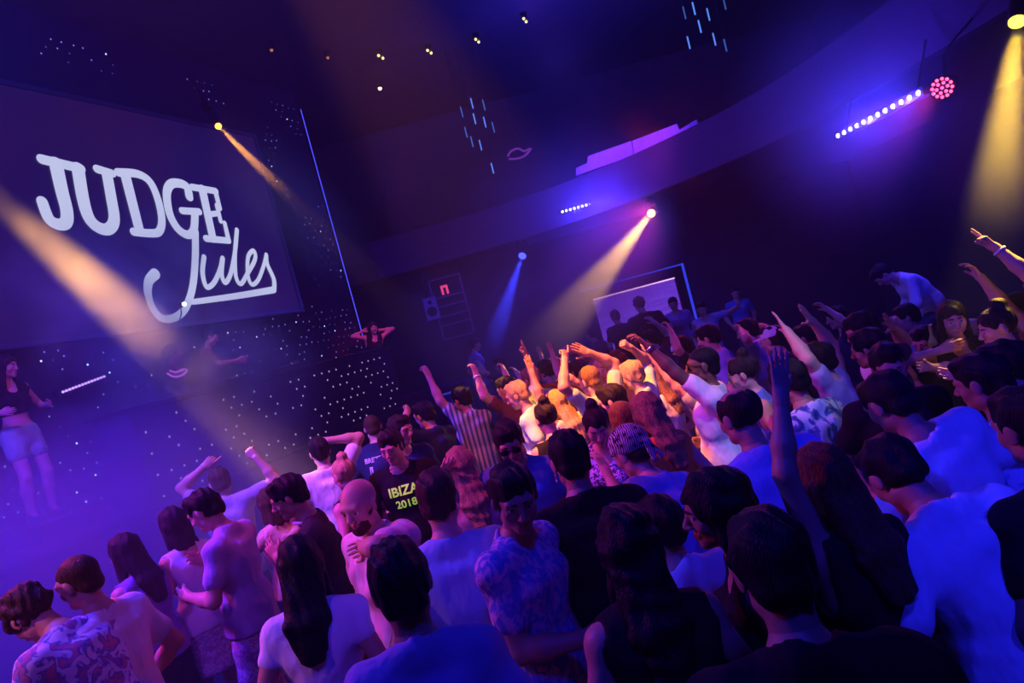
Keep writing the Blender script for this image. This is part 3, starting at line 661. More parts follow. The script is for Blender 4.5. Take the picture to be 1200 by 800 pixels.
# blue edge strip down the corner of the star cloth wall
e = thing('led_edge_strip', 'thin blue light strip running down the end corner of the dotted wall', 'light strip', S(TEND, .02, 2.7))
MB().box(S(TEND, .02, 4.95), (.03, .04, 4.5), MW).build('channel', M_metal, e)
MB().box(S(TEND, .045, 4.95), (.012, .012, 4.46), MW).build('tube', emis('strip_blue', (.06, .07, 1.), 1.6), e)
# ------------------------------------------------------------------ the big screen and its lettering
scr = thing('stage_screen', 'large purple stage screen with big pale block and script lettering', 'screen', S(.2, 0, 3.45))
M_screen = N('screen_picture'); v = M_screen.coord((.5, .5, .5)); nz = M_screen.new('ShaderNodeTexNoise', Scale=1.2, Detail=2.); M_screen.link(v, nz.inputs[0])
M_screen.b.inputs['Base Color'].default_value = (.012, .01, .016, 1); M_screen.b.inputs['Roughness'].default_value = .5
M_screen.link(M_screen.ramp(nz.outputs[0], [(.3, (.16, .03, .36, 1)), (.7, (.06, .03, .46, 1))]), M_screen.b.inputs['Emission Color']); M_screen.b.inputs['Emission Strength'].default_value = .10
ts, te = -2.6, wall_pix(347, 365)[1]; zb = (wall_pix(130, 381, .1)[2]+wall_pix(345, 367, .1)[2])/2; zt = 6.35
MB().box(S((ts+te)/2, .05, (zb+zt)/2), (te-ts, .10, zt-zb), MW).build('panel', M_screen.m, scr)
fr = MB(); fr.box(S((ts+te)/2, .06, zb-.03), (te-ts+.1, .14, .06), MW).box(S((ts+te)/2, .06, zt+.03), (te-ts+.1, .14, .06), MW)
for t in (ts-.03, te+.03): fr.box(S(t, .06, (zb+zt)/2), (.06, .14, zt-zb+.12), MW)
fr.build('frame', mat('screen_frame', (.1, .1, .12, 1), .4, .5), scr)
K = 3.479
def smoothpts(pts, n=6):
    pts = [np.asarray(p, float) for p in pts]; out = []
    for i in range(len(pts)-1):
        p0, p1, p2, p3 = pts[max(0, i-1)], pts[i], pts[i+1], pts[min(len(pts)-1, i+2)]
        for q in range(n):
            t = q/n; out.append(.5*((2*p1)+(-p0+p2)*t+(2*p0-5*p1+4*p2-p3)*t*t+(-p0+3*p1-3*p2+p3)*t**3))
    return out+[pts[-1]]
def stroke(bm, pts, w0, w1=None, curve=True):
    w1 = w0 if w1 is None else w1; P = smoothpts(pts) if curve else [np.asarray(p, float) for p in pts]
    W = [np.array(wall_pix(p[0]/K, 160+p[1]/K, .112)[0]) for p in P]
    uv = [np.array([(q-WO)@WT, q[2]]) for q in W]; n = len(uv)
    wd = [(w0+(w1-w0)*i/max(1, n-1))/K*np.linalg.norm(W[i]-CAM)/FPX*.5*.96 for i in range(n)]
    mk = lambda a: bm.b.verts.new(tuple(S(a[0], .112, a[1])))
    for i in range(n-1):
        d = uv[i+1]-uv[i]; d = d/max(1e-6, np.linalg.norm(d)); m = np.array([-d[1], d[0]])
        bm.b.faces.new([mk(uv[i]+m*wd[i]), mk(uv[i+1]+m*wd[i+1]), mk(uv[i+1]-m*wd[i+1]), mk(uv[i]-m*wd[i])])
    for i in range(n): bm.b.faces.new([mk(uv[i]+wd[i]*np.array([math.cos(a), math.sin(a)])) for a in np.linspace(0, 6.2832, 15)[:-1]])
lt = MB()
stroke(lt, [(170, 92), (330, 130)], 36, 34, False); stroke(lt, [(228, 110), (252, 220), (272, 300), (270, 348), (240, 358), (200, 335), (172, 265)], 50, 40)      # J
stroke(lt, [(318, 130), (340, 260), (365, 335), (405, 372), (445, 375), (466, 335), (452, 240), (436, 150)], 48, 42); stroke(lt, [(396, 132), (458, 150)], 32, 30, False)      # U
stroke(lt, [(482, 146), (560, 152), (612, 185), (645, 260), (660, 340), (650, 385), (620, 394), (545, 388)], 32, 32); stroke(lt, [(512, 160), (568, 380)], 42, 40, False)      # D
stroke(lt, [(772, 245), (762, 205), (730, 190), (695, 195), (680, 235), (692, 315), (725, 375), (765, 400), (790, 380), (795, 315)], 36, 34); stroke(lt, [(742, 302), (812, 306)], 28, 28, False)     # G
stroke(lt, [(825, 215), (868, 415)], 38, 36, False); stroke(lt, [(785, 206), (880, 222)], 28, 26, False); stroke(lt, [(878, 222), (896, 292)], 24, 22, False); stroke(lt, [(845, 318), (892, 312)], 24, 22, False); stroke(lt, [(884, 280), (900, 345)], 20, 20, False)
stroke(lt, [(840, 415), (932, 424)], 28, 26, False); stroke(lt, [(932, 422), (916, 352)], 24, 20, False)     # E
stroke(lt, [(796, 385), (796, 500), (784, 620), (752, 705), (705, 740), (655, 738), (618, 690), (602, 630)], 32, 30); stroke(lt, [(602, 640), (606, 590), (632, 560)], 32, 44)      # tail of the long J
stroke(lt, [(832, 490), (826, 555), (842, 612), (872, 596), (898, 540), (908, 495), (904, 560), (918, 595), (940, 560), (958, 470), (966, 380)], 22, 20)
stroke(lt, [(966, 380), (958, 480), (962, 570), (982, 600), (1008, 560), (1040, 500), (1034, 465), (1012, 490), (1010, 560), (1026, 602), (1052, 585), (1074, 530), (1086, 482)], 20, 18)
stroke(lt, [(1086, 482), (1090, 520), (1116, 580), (1118, 622)], 20, 24); stroke(lt, [(1116, 624), (960, 650), (785, 674)], 28, 22)
lt.build('lettering', emis('screen_white', (.66, .70, 1.), .78), scr)
q_ = wall_pix(214, 357, .30)[0]; o = thing('glare_lamp', 'small blue white lamp added for the glare at the foot of the long script letter', 'stage light', tuple(q_)); MB().tube(q_-WN*.04, q_+WN*.02, .03, n=14).build('housing', M_metal, o); MB().ball(q_+WN*.03, .03).build('bulb', emis('glare_led', (.5, .6, 1.), 9), o); e_ = S(*(lambda w: (w[1], .13, zb-.03))(wall_pix(214, 357, .30))); MB().path([q_-WN*.04, q_-WN*.06+V3(0, 0, -.1), e_], .008).build('arm', M_metal, o); point(q_+WN*.12, (.25, .32, 1.), 14, .03)  # lamp, arm and point light added to stand for a glare
# ------------------------------------------------------------------ stage along the wall
MB().box(S((TEND-8)/2+.4, .75, .68), (TEND+8.8, 1.5, 1.36), MW).build('trim_1', mat('stage_black', (.02, .016, .026, 1), .6, bump=(20, .2, .003)), kind='structure')
bth = thing('dj_booth', 'dark dotted booth standing on the stage below the big screen', 'booth', S(1.6, .95, 1.36))
b0, b1 = -.6, 4.4
fp = MB().box(S((b0+b1)/2, 1.25, 1.86), (b1-b0, .06, 1.0), MW, .01).build('front_panel', M_star, bth)
MB().box(S((b0+b1)/2, .95, 2.39), (b1-b0+.06, .66, .05), MW, .01).build('counter', M_metal, bth)
for t in (b0+.03, b1-.03): MB().box(S(t, .95, 1.86), (.05, .56, 1.0), MW).build('side_panel', M_star, bth)
sp = [(S(b0+.12+i*.17+(j % 2)*.085, 1.284, 1.44+j*.115), WN) for i in range(29) for j in range(8) if b0+.12+i*.17+(j % 2)*.085 < b1-.05 and rg.random() > .52]
dots('star_lights', fp, sp, .011, emis('booth_led', (.75, .55, .95), .55))
sg = [(S(-2.5+i*.19+(j % 2)*.095, 1.505, .3+j*.14), WN) for i in range(52) for j in range(7) if rg.random() > .25 and -2.5+i*.19 < TEND-.1]
# decks on the counter
for t, lb in ((1.1, 'flat black deck on the booth counter nearer the screen lettering start'), (2.3, 'flat black deck on the booth counter beside the performer')):
    dk = thing('record_deck', lb, 'deck', S(t, .95, 2.415)); MB().box(S(t, .95, 2.445), (.4, .36, .06), MW, .01).build('plinth', M_metal, dk); MB().tube(S(t-.03, .95, 2.475), S(t-.03, .95, 2.49), .14, n=24).build('platter', M_steel, dk); MB().path([S(t+.16, .83, 2.48), S(t+.16, .83, 2.52), S(t+.15, .98, 2.515), S(t+.10, 1.03, 2.50)], .006).build('tone_arm', M_steel, dk)
def neon(name, label, pts, m, r, hang_=False):
    o = thing(name, label, 'neon light', tuple(pts[0])); hang_ and MB().tube(pts[2], V3(pts[2][0], pts[2][1], 7.5), .004, n=5).build('cord', M_dark, o); MB().path(smoothpts(pts, 5), r).build('tube', m, o); mid = pts[len(pts)//2]
    return o, mid
q = [wall_pix(x, y, 1.30)[0] for x, y in ((196, 437), (203, 441), (212, 440), (219, 434), (214, 433), (206, 436), (199, 434))]
o, m_ = neon('neon_squiggle', 'small violet neon squiggle fixed to the booth front', q, emis('neon_violet', (.6, .12, 1.), .9), .012)
MB().box(S(1.6, .38, 1.45), (3.6, .66, .18), MW).build('trim_5', M_dark, kind='structure')
pd = MB().box(pix_y(8, 430, 6.9)*V3(1, 1, 0)+V3(0, 0, 1.45), (.7, .7, .18), MW, .01).build('podium', M_dark); tag(pd, 'low black podium under the dancer at the left edge', 'podium')
MB().box((.9, 13.9, .15), (3.7, 4.8, .3)).build('trim_6', M_dark, kind='structure')
c = pix_y(1040, 330, 7.8); MB().box((c[0]+.5, 8.0, .275), (2.2, 1.2, .55)).build('trim_7', M_dark, kind='structure')
# rear platform beyond the wall, with a blue lit front edge
pa, pb = pix_y(474, 476, 12.3), pix_y(546, 450, 12.3)
MB().box((-2.3, 13.6, .66), (2.7, 2.6, 1.32)).build('trim_2', mat('riser_blue', (.03, .035, .14, 1), .6), kind='structure')
ed = thing('stage_edge_light', 'thin blue lit edge along the small platform behind the crowd', 'light strip', (-2.3, 12.28, 1.30)); MB().box((-2.3, 12.28, 1.31), (2.66, .03, .03)).build('tube', emis('edge_blue', (.05, .06, .9), .5), ed)
# ------------------------------------------------------------------ balcony: a curved band with its soffit
PL = [(-6.5, 15.1), (-4.5, 15.0), (-2.6, 14.9), (-.6, 14.8), (1.1, 14.4), (2.6, 13.5), (3.8, 12.2), (4.6, 10.9), (5.05, 9.4), (5.3, 7.4), (5.45, 4.5), (5.5, 1.), (5.5, -3.4)]
CV = smoothpts(PL, 5)
def wall_strip(name, pts, z0, z1, th, m, parent=None, kind='structure'):
    bm = MB(); n = len(pts); ring_ = []
    for i in range(n):
        t = nrm(np.append(pts[min(i+1, n-1)]-pts[max(i-1, 0)], 0)); s_ = np.cross(t, V3(0, 0, 1)); a = np.append(pts[i], 0)
        ring_.append([bm.b.verts.new(tuple(p)) for p in (a+V3(0, 0, z0), a+V3(0, 0, z1), a-s_*th+V3(0, 0, z1), a-s_*th+V3(0, 0, z0))])
    for a, b in zip(ring_[:-1], ring_[1:]):
        for j in range(4): bm.b.faces.new((a[j], a[(j+1) % 4], b[(j+1) % 4], b[j]))
    bm.b.faces.new(ring_[0]); bm.b.faces.new(ring_[-1][::-1]); return bm.build(name, m, parent, kind, False)
wall_strip('trim_3', CV, 3.9, 4.72, .18, M_fascia)
so = MB()
for a, b in zip(CV[:-1], CV[1:]):
    pr = lambda p: np.array([min(9., p[0]+8), 16.6]) if p[1] > 12.3 else np.array([9., p[1]+(16.6-p[1])*max(0, (p[1]-8)/6)])
    so.poly([(*a, 3.92), (*b, 3.92), (*pr(b), 3.92), (*pr(a), 3.92)])
so.build('trim_4', M_soffit, kind='structure')
# stepped panel standing on the balcony rail
pn = thing('balcony_panel', 'stepped violet panel standing on the curved balcony edge', 'panel', tuple(pix_y(745, 175, 13.)))
Mp = mat('violet_panel', (.62, .34, .66, 1), .7, bump=((30, 30, 4), .2, .004))
def quadslab(bm, cs, y0, y1, th=.06):
    """cs: pixel corners; the slab runs straight from depth y0 at the left to y1 at the right"""
    x0, x1 = 675., 818.; F = [pix_y(px, py, y0+(y1-y0)*(px-x0)/(x1-x0)) for px, py in cs]; f = [bm.b.verts.new(tuple(p)) for p in F]; g_ = [bm.b.verts.new(tuple(p+V3(.04, th, 0))) for p in F]
    bm.b.faces.new(f); bm.b.faces.new(g_[::-1]); n = len(f)
    for i in range(n): bm.b.faces.new((f[i], g_[i], g_[(i+1) % n], f[(i+1) % n]))
bm = MB(); quadslab(bm, [(675, 206), (675, 197), (688, 191), (689, 183), (740, 165), (742, 182)], 13.9, 12.3); bm.build('panel_section', Mp, pn)
bm = MB(); quadslab(bm, [(743, 182), (741, 165), (793, 145), (796, 152), (816, 140), (818, 145), (797, 160), (770, 174)], 13.9, 12.3); bm.build('panel_section', Mp, pn)
q = [pix_y(x, y, 12.6) for x, y in ((595, 183), (599, 177), (607, 174), (614, 177), (622, 174), (614, 183), (604, 186), (596, 186))]
neon('reflection_loop', 'small faint violet glowing loop standing for a light reflection above the balcony', q, emis('reflection_loop', (.4, .06, .8), .30), .02, True)  # glowing loop and cord added in place of a light reflection
# ------------------------------------------------------------------ the far end under the balcony
bs = thing('bar_screen', 'violet lit wall screen at the far back behind the crowd', 'screen', tuple(pix_y(752, 390, 16.45)))
zz1 = pix_y(745, 338, 16.45)[2]; xa, xb = pix_y(702, 375, 16.45)[0], pix_y(797, 350, 16.45)[0]
Mbs = N('bar_screen_picture'); v = Mbs.coord((1, 1, 1)); br = Mbs.new('ShaderNodeTexBrick', Scale=5., **{'Mortar Size': .03}); br.inputs['Color1'].default_value = (.20, .06, .80, 1); br.inputs['Color2'].default_value = (.12, .03, .60, 1); br.inputs['Mortar'].default_value = (.08, .02, .35, 1); br.inputs['Brick Width'].default_value = 1.6; br.inputs['Row Height'].default_value = .12
mp = Mbs.new('ShaderNodeMapping'); mp.inputs['Rotation'].default_value = (math.radians(90), 0, 0); Mbs.link(v, mp.inputs[0]); Mbs.link(mp.outputs[0], br.inputs[0]); Mbs.link(br.outputs[0], Mbs.b.inputs['Emission Color']); Mbs.b.inputs['Emission Strength'].default_value = 1.0; Mbs.b.inputs['Base Color'].default_value = (.02, .02, .02, 1)
MB().box(((xa+xb)/2, 16.54, zz1-.85), (xb-xa, .06, 1.7)).build('panel', Mbs.m, bs)
MB().box(((xa+xb)/2, 16.49, zz1+.005), (xb-xa, .05, .03)).build('top_light', emis('pink_edge', (1., .5, .9), 1.4), bs)
f = MB()
for x in (xa-.12, xb+.12): f.box((x, 16.53, zz1-.8), (.2, .12, 2.1))
f.box(((xa+xb)/2, 16.53, zz1+.14), (xb-xa+.44, .12, .22)); f.build('frame', M_metal, bs)
f = MB(); f.box((xb+.26, 16.46, zz1-.8), (.05, .05, 2.2)).box(((xa+xb)/2, 16.46, zz1+.28), (xb-xa+.56, .04, .03)); f.build('neon_border', emis('neon_blue', (.03, .06, 1.), .8), bs)
wf = thing('wall_frame', 'tall dark metal rack with a small red sign on the back wall', 'rack', tuple(pix_y(529, 398, 15.4)))
p1, p2, p3, p4 = (pix_y(x, y, 15.4) for x, y in ((508, 326), (543, 321), (551, 391), (514, 399)))
zt_, zb_ = (p1[2]+p2[2])/2, (p3[2]+p4[2])/2; xl, xr = (p1[0]+p4[0])/2, (p2[0]+p3[0])/2; Mf = mat('rack_metal', (.22, .13, .22, 1), .5, .4)
for z in (zt_, zt_-.42, zt_-.62, zt_-.85, zt_-1.05, zb_): MB().box(((xl+xr)/2, 15.4, z), (xr-xl, .04, .035)).build('rail', Mf, wf)
for x in (xl, xr): MB().box((x, 15.4, (zt_+zb_)/2), (.04, .04, zt_-zb_)).build('post', Mf, wf)
MB().tube((xl, 15.4, zt_), (xl, 15.4, 3.95), .01).tube((xr, 15.4, zt_), (xr, 15.4, 3.95), .01).build('hanger', M_metal, wf)
sg_ = MB(); c = pix_y(521, 339, 15.35); sg_.box(c+V3(0, 0, .07), (.16, .03, .05)).box(c+V3(-.055, 0, -.03), (.05, .03, .16)).box(c+V3(.055, 0, -.03), (.05, .03, .16)); sg_.build('red_sign', emis('red_sign', (1., .06, .22), .9), wf)
ls = thing('loudspeaker', 'hanging loudspeaker with a violet glow beside the metal rack', 'speaker', tuple(pix_y(505, 378, 15.2)))
c = pix_y(505, 362, 15.2); MB().box(c, (.3, .3, .5), RZ(.2), .02).build('cabinet', mat('speaker_grey', (.35, .3, .42, 1), .6), ls); MB().tube(c+V3(.03, -.151, -.07), c+V3(.035, -.17, -.07), .11, .09, 20).build('woofer', M_dark, ls); MB().tube(c+V3(.03, -.151, .14), c+V3(.035, -.165, .14), .045, .04, 16).build('tweeter', M_dark, ls); MB().tube(c+V3(0, 0, .2), (c[0], c[1], 3.95), .015).build('bracket', M_metal, ls)
# ------------------------------------------------------------------ lamps
M_house = mat('lamp_housing', (.015, .015, .017, 1), .45, .3)
def moving_head(label, lens, tgt, col, hang, es=8., r=.085, power=0, deg=8, blend=.5, size=.05, group='moving head lamps'):
    lens = np.asarray(lens, float); d = nrm(np.asarray(tgt)-lens); o = thing('moving_head_lamp', label, 'stage lamp', tuple(hang), group); c = lens-d*.13
    MB().tube(lens-d*.30, lens-d*.24, r*.6, r*1.15, 20).tube(lens-d*.24, lens-d*.01, r*1.15, r*1.12, 20).build('lamp_head', M_house, o, smooth=False)
    MB().tube(lens-d*.012, lens+d*.004, r, r*.96, 20).build('lens', emis('lens_'+label[:12], col, es), o)
    s_ = nrm(np.cross(d, V3(0, 0, 1))); h = nrm(np.asarray(hang)-lens); y = c+h*(.26); 
    yk = MB()
    for q in (-1, 1): yk.tube(c+s_*q*(r*1.3), y+s_*q*(r*1.3), .014)
    yk.tube(y-s_*r*1.35, y+s_*r*1.35, .016).build('yoke', M_house, o); MB().tube(y, y+h*.1, .07, n=16).tube(y+h*.1, np.asarray(hang), .018).build('clamp', M_metal, o)
    if power: spot(lens+d*.02, tgt, col, power, deg, blend, size)
    return o
p = S(*(lambda q: (q[1], .45, q[2]))(wall_pix(256, 148, .45))); moving_head('orange beam lamp hanging at the top right of the big lettered screen', p, pix_z(590, 478, 1.5), ORANGE, p+V3(-.25, .1, .9), 4, .05, 6500, 5.2, .7, .03)
p = wall_pix(-120, 128, .7)[0]; moving_head('orange beam lamp hanging beyond the left end of the lettered screen', p, pix_z(352, 548, 1.5), (1., .46, .10), p+V3(-.2, .1, .9), 9, .1, 9500, 10, .8, .05)
p = pix_y(763, 250, 13.3); moving_head('bright yellow beam lamp hanging under the balcony curve', p, pix_y(612, 440, 7.4), YELLOW, (p[0]+.05, p[1]+.1, 3.93), 16, .075, 6500, 7.4, .7, .04)
p = pix_y(612, 300, 15.0); moving_head('blue beam lamp hanging under the far balcony', p, pix_y(572, 420, 12.5), (.03, .04, 1.), (p[0]+.02, p[1]+.1, 3.93), 6, .085, 3000, 11, .7, .04)
p = pix_y(1192, 26, 4.9); moving_head('yellow beam lamp above the raised arms at the right edge', p, pix_y(1162, 292, 4.25), OLIVE, (5.43, p[1]+.1, 4.1), 5, .055, 2300, 14, .6, .05)
def led_bar(label, a, b, n, col, es, up, lens=.028, group='rows of small lamps'):
    a, b = np.asarray(a, float), np.asarray(b, float); ax = nrm(b-a); o = thing('led_bar', label, 'stage light', tuple((a+b)/2), group); L = np.linalg.norm(b-a)
    out = nrm(np.cross(ax, V3(0, 0, 1))); out = out if out@(CAM-a) > 0 else -out; M = np.stack([ax, out, np.cross(ax, out)], 1)
    MB().box((a+b)/2-out*.05, (L+.12, .09, .09), M, .01).build('housing', M_house, o)
    me_ = emis('led_'+label[:10], col, es)
    for i in range(n):
        c = a+(b-a)*(i/(n-1)); MB().tube(c-out*.008, c+out*.012, lens, lens*.75, 12).build('lens', me_, o)
    for q in (.06, .94): c = a+(b-a)*q-out*.05; MB().tube(c, c+np.asarray(up), .014).build('bracket', M_metal, o)
    return out
led_bar('twelve-lamp light bar beside the round red lamp on the right', pix_y(982, 159, 9.0), pix_y(1076, 109, 7.35), 12, (.55, .5, 1.), 9, (.24, 0, .55), .030)
led_bar('thirteen-lamp light bar on the far balcony front above the yellow beam', pix_y(659, 248, 14.05), pix_y(716, 232, 13.6), 13, (.8, .7, 1.), 7, (.05, .2, .1), .024)
led_bar('faint violet light bar fixed low on the wall left of the booth', wall_pix(74, 459, .1)[0], wall_pix(122, 441, .1)[0], 14, (.55, .30, 1.), 1.6, tuple(-WN*.06+V3(0, 0, .01)), .016)
for a, b, pw in ((pix_y(1000, 150, 8.7), pix_y(1065, 115, 7.5), 230), (pix_y(665, 246, 13.7), pix_y(712, 234, 13.3), 190)):
    for t in (.2, .8): c = a+(b-a)*t; point(c+nrm(CAM-c)*.14+V3(0, 0, -.02), (.05, .03, 1.), pw/2, .06)
rp_ = pix_y(1104, 103, 6.95); rd = nrm(CAM-rp_+V3(-1.5, 2, -.5)); o = thing('par_can', 'round red spotlight at the end of the right light bar', 'stage lamp', tuple(rp_+V3(.1, 0, .45)))
MB().tube(rp_-rd*.28, rp_-rd*.2, .05, .11, 20).tube(rp_-rd*.2, rp_, .11, .12, 20).build('housing', M_house, o)
for i, (x, z) in enumerate([(0, 0)]+[(.05*math.cos(k*1.0472), .05*math.sin(k*1.0472)) for k in range(6)]+[(.09*math.cos(k*.5236+.26), .09*math.sin(k*.5236+.26)) for k in range(12)]):
    u_ = nrm(np.cross(rd, V3(0, 0, 1))); w_ = np.cross(u_, rd); c = rp_+u_*x+w_*z; MB().tube(c, c+rd*.012, .017, .013, 10).build('lens', MAT.setdefault('par_red', emis('par_red', (1., .06, .16), 5)), o)
MB().path([rp_-rd*.12+V3(0, 0, .1), rp_-rd*.12+V3(.05, 0, .3), rp_+V3(.25, 0, .45), rp_+V3(.56, .0, .66)], .014).build('yoke', M_metal, o)
spot(rp_+rd*.03, rp_+rd*3+V3(-.5, 1.5, -.6), (1., .04, .2), 160, 60, .8, .06)
# warm pin lights and hanging blue tubes under the ceiling
for i, (x, y, lb) in enumerate(((445, 103, 'single warm pin light, the brightest of those in the dark ceiling'), (446, 66, 'warm double pin light in the ceiling just above the brightest one'), (503, 60, 'warm double pin light, second of the ceiling row from the left'), (559, 47, 'warm double pin light, third of the ceiling row from the left'), (615, 23, 'warm double pin light at the top right end of the ceiling row'), (318, 58, 'faint reddish pin light in the ceiling above the screen lamp'), (384, 67, 'faint pin light in the ceiling between the reddish and warm ones'))):
    c = pix_z(x, y, 7.38); o = thing('ceiling_pin_light', lb, 'ceiling light', tuple(c+V3(0, 0, .12)), 'ceiling pin lights'); MB().tube(c+V3(0, 0, .12), c+V3(0, 0, .0), .06, .05, 14).build('housing', M_house, o); cc = (1., .75, .3) if i < 5 else (.9, .3, .12)
    em = emis('pin_%d' % i, cc, 7 if i == 0 else 1.6 if i < 5 else .5)
    for dz in ((0,) if i in (0, 5, 6) else (-.05, .05)): MB().ball(c+V3(dz*.5, dz*1.5, -.01), .036 if i == 0 else .026).build('bulb', em, o)
k = 0
for x, y, s_, dep in ((541, 131, .35, 13), (553, 121, .9, 13), (556, 139, 1, 13), (567, 123, .4, 13), (568, 143, .9, 13), (578, 149, .35, 13), (546, 155, .4, 13), (563, 170, .8, 13), (553, 166, .4, 13), (577, 197, 1, 13), (802, 15, .3, 10), (813, 10, 1, 10), (830, 17, .9, 10), (820, 31, 1, 10), (807, 50, .9, 10), (837, 46, .9, 10), (850, 53, .3, 10), (849, 4, .3, 10)):
    c = pix_y(x, y, dep); k += 1; far = dep == 13
    o = thing('hanging_light_tube', ('short blue light tube hanging in the cluster above the far balcony' if far else 'short blue light tube hanging in the cluster at the top right of the ceiling'), 'hanging light', tuple(c+V3(0, 0, 7.5-c[2])), 'far cluster of hanging blue tubes' if far else 'near cluster of hanging blue tubes')
    h = .10 if far else .09; tl = V3(.02, 0, 1); MB().tube(c-tl*h, c+tl*h, .012, n=8).build('tube', emis('tube_blue', (.10, .28, 1.), 1.0*s_), o); MB().tube(c+tl*h, (c[0]+.02*h, c[1], 7.5), .003, n=5).build('cord', M_dark, o)
# ------------------------------------------------------------------ the crowd, nearest the camera first
def L(x, y, z): return ('loc', x, y, z)
# --- front row
person('person bowed at bottom left corner in floral shirt with light wavy hair', (36, 722), hz=1.52, yaw=75, lean=24, hpitch=48, hair='curly', hcol='hair_brown', top='shirt', tcol='floral', lh=L(-.05, .35, -.3), rh=L(.0, .35, -.35))
person('person in white shirt standing just behind the bowed floral shirt', (92, 682), d=3.25, yaw=82, hpitch=12, hair='buzz', hcol='hair_brown', top='polo', tcol='white')
person('person seen from behind with broad dark head, plain blue tee, bottom centre left', (470, 684), hz=1.62, yaw=14, w=.9, hair='short', hcol='hair_black', tcol='lavender', skin='olive', hpitch=2)
person('person in light blue tee from behind with yellow band on the wrist', (514, 584), hz=1.62, yaw=8, hyaw=-8, hair='short', hcol='hair_brown', tcol='lightblue', rh=(584, 748), rext=.98, extras=[('band', 'r', 'yellow', 'wristband', .95, .022)], w=.97)
person('person in leaf patterned tee with dark quiff, facing the camera, forearm across', (603, 583), hz=1.63, yaw=-128, hyaw=-42, hpitch=16, hair='quiff', hcol='hair_dark', tcol='leafy', skin='tan', rh=L(-.12, .32, -.34), rpole=(.5, -.7, -.6), lh=L(-.05, .05, -.52), twist=8, side=-4, w=.94)
person('person with long black hair and sleeveless dark top, bottom centre silhouette', (736, 640), hz=1.53, s=.94, fem=True, yaw=5, hair='wavy', hcol='hair_black', top='tank', tcol='black', skin='tan', bottom='skirt', bcol='black')
person('person in blue white tee leaning behind the bottom centre silhouette', (776, 616), d=2.62, s=.94, fem=True, yaw=20, hair='short', hcol='hair_black', top='tee', tcol='white', skin='tan', side=-4)
person('person in profile with big dark wavy hair and black dress, right of centre', (838, 596), hz=1.54, s=.95, fem=True, yaw=80, hair='wavy', hcol='hair_black', top='dress', tcol='black', skin='olive', hpitch=6)
person('person in black seen from behind, darkest shape right of the bottom centre', (906, 664), hz=1.58, yaw=-5, w=1.12, hair='short', hcol='hair_black', tcol='black', skin='olive', hpitch=14)
person('person in plain bright blue lit white tee, largest at the bottom right', (1048, 556), d=2.25, s=.99, yaw=10, lean=20, side=-8, hpitch=44, hair='short', hcol='hair_black', tcol='white', skin='olive', w=1.02, lh=L(-.17, .02, -.50), rh=L(.10, .1, -.5), hem=.08)
person('person in white tee leaning left behind the largest bright tee', (1042, 472), hz=1.62, d=2.75, yaw=20, lean=10, side=-14, hpitch=24, hair='short', hcol='hair_black', tcol='white', skin='olive', w=1.15, rh=L(.1, .1, -.5), lh=L(-.1, .3, -.2))
person('person in blotched tee at the right edge behind the leaning white tee', (1150, 448), d=2.9, yaw=35, hair='short', hcol='hair_black', tcol='tie_print', skin='olive', lean=8, bottom='jeans')
person('person in black at the right edge of the front row, arms down', (1206, 500), d=2.1, yaw=10, hair='short', hcol='hair_black', tcol='black', skin='olive', w=1.1)
person('person with long auburn brown hair raising a dark arm, hand spread', (962, 566), hz=1.52, s=.94, fem=True, yaw=22, hair='long', hcol='hair_auburn', top='tank', tcol='black', skin='tan', lh=(907, 430), lext=.97, lhand='open', hpitch=8)
# --- left group
person('person with dark bowl haircut in plain violet tee and patterned shorts, in profile', (240, 598), hz=1.62, yaw=86, hpitch=22, hair='quiff', hcol='hair_black', tcol='lavender', bottom='shorts', bcol='patterned_shorts', rh=L(-.12, .30, -.16), lh=L(.06, .34, -.30), rhand='relax')
person('person with white wristbands facing the violet tee, half hidden', (203, 616), d=4.5, fem=True, s=.94, yaw=60, hair='bob', hcol='hair_dark', top='tank', tcol='white', bottom='skirt', bcol='patterned_shorts', lh=L(-.02, .22, -.34), rh=L(.0, .2, -.3), extras=[('band', 'l', 'white'), ('band', 'l', 'white', 'wristband', .74)])
person('person faint in the blue smoke behind the white collared shirt', (146, 648), d=4.2, fem=True, s=.93, yaw=70, hair='long', hcol='hair_dark', top='tank', tcol='purple', bottom='skirt', bcol='black')
person('person with both arms up, one finger pointing, in pale tee before the stage', (258, 565), hz=1.60, yaw=10, hyaw=20, w=.95, hair='short', hcol='hair_brown', tcol='lavender', lh=(238, 534), rh=(303, 523), lext=.72, rext=.72, lhand='point', rhand='fist', lpole=(-1, .1, -.9), rpole=(1, .1, .2))
person('person in black tee with white collar and green face paint', (338, 582), hz=1.60, yaw=104, hpitch=16, hair='short', hcol='hair_black', tcol='charcoal', skin='tan', extras=[('collar', 'white'), ('paint', 'paint_green', -.045, -.022)], lh=L(.1, .3, -.1))
person('person in pink top behind the white collared black tee', (316, 590), d=5.1, fem=True, s=.92, yaw=50, hair='bob', hcol='hair_brown', top='tank', tcol='pink', lh=L(-.1, .3, -.1))
person('person in white tee from behind, one bent arm over the head', (375, 529), hz=1.62, yaw=24, side=5, hair='short', hcol='hair_dark', tcol='white', rh=(379, 505), rext=.66, rhand='relax', rpole=(1, 0, .5), lh=L(-.1, .15, -.45))
person('blond person in black and green top between white tee and bald bearded one', (403, 556), hz=1.50, s=.93, fem=True, yaw=52, hair='bun', hcol='hair_blond', top='tank', tcol='charcoal', rh=L(.1, .2, -.3))
person('bald bearded person laughing in white and pink tee, arm across chest', (421, 592), hz=1.60, yaw=142, hyaw=16, hpitch=10, hair='bald', beard='hair_brown', tcol='white_pink', skin='fair', smile=True, lh=(404, 648), lext=.66, rh=L(.02, .2, -.48), w=1.12)
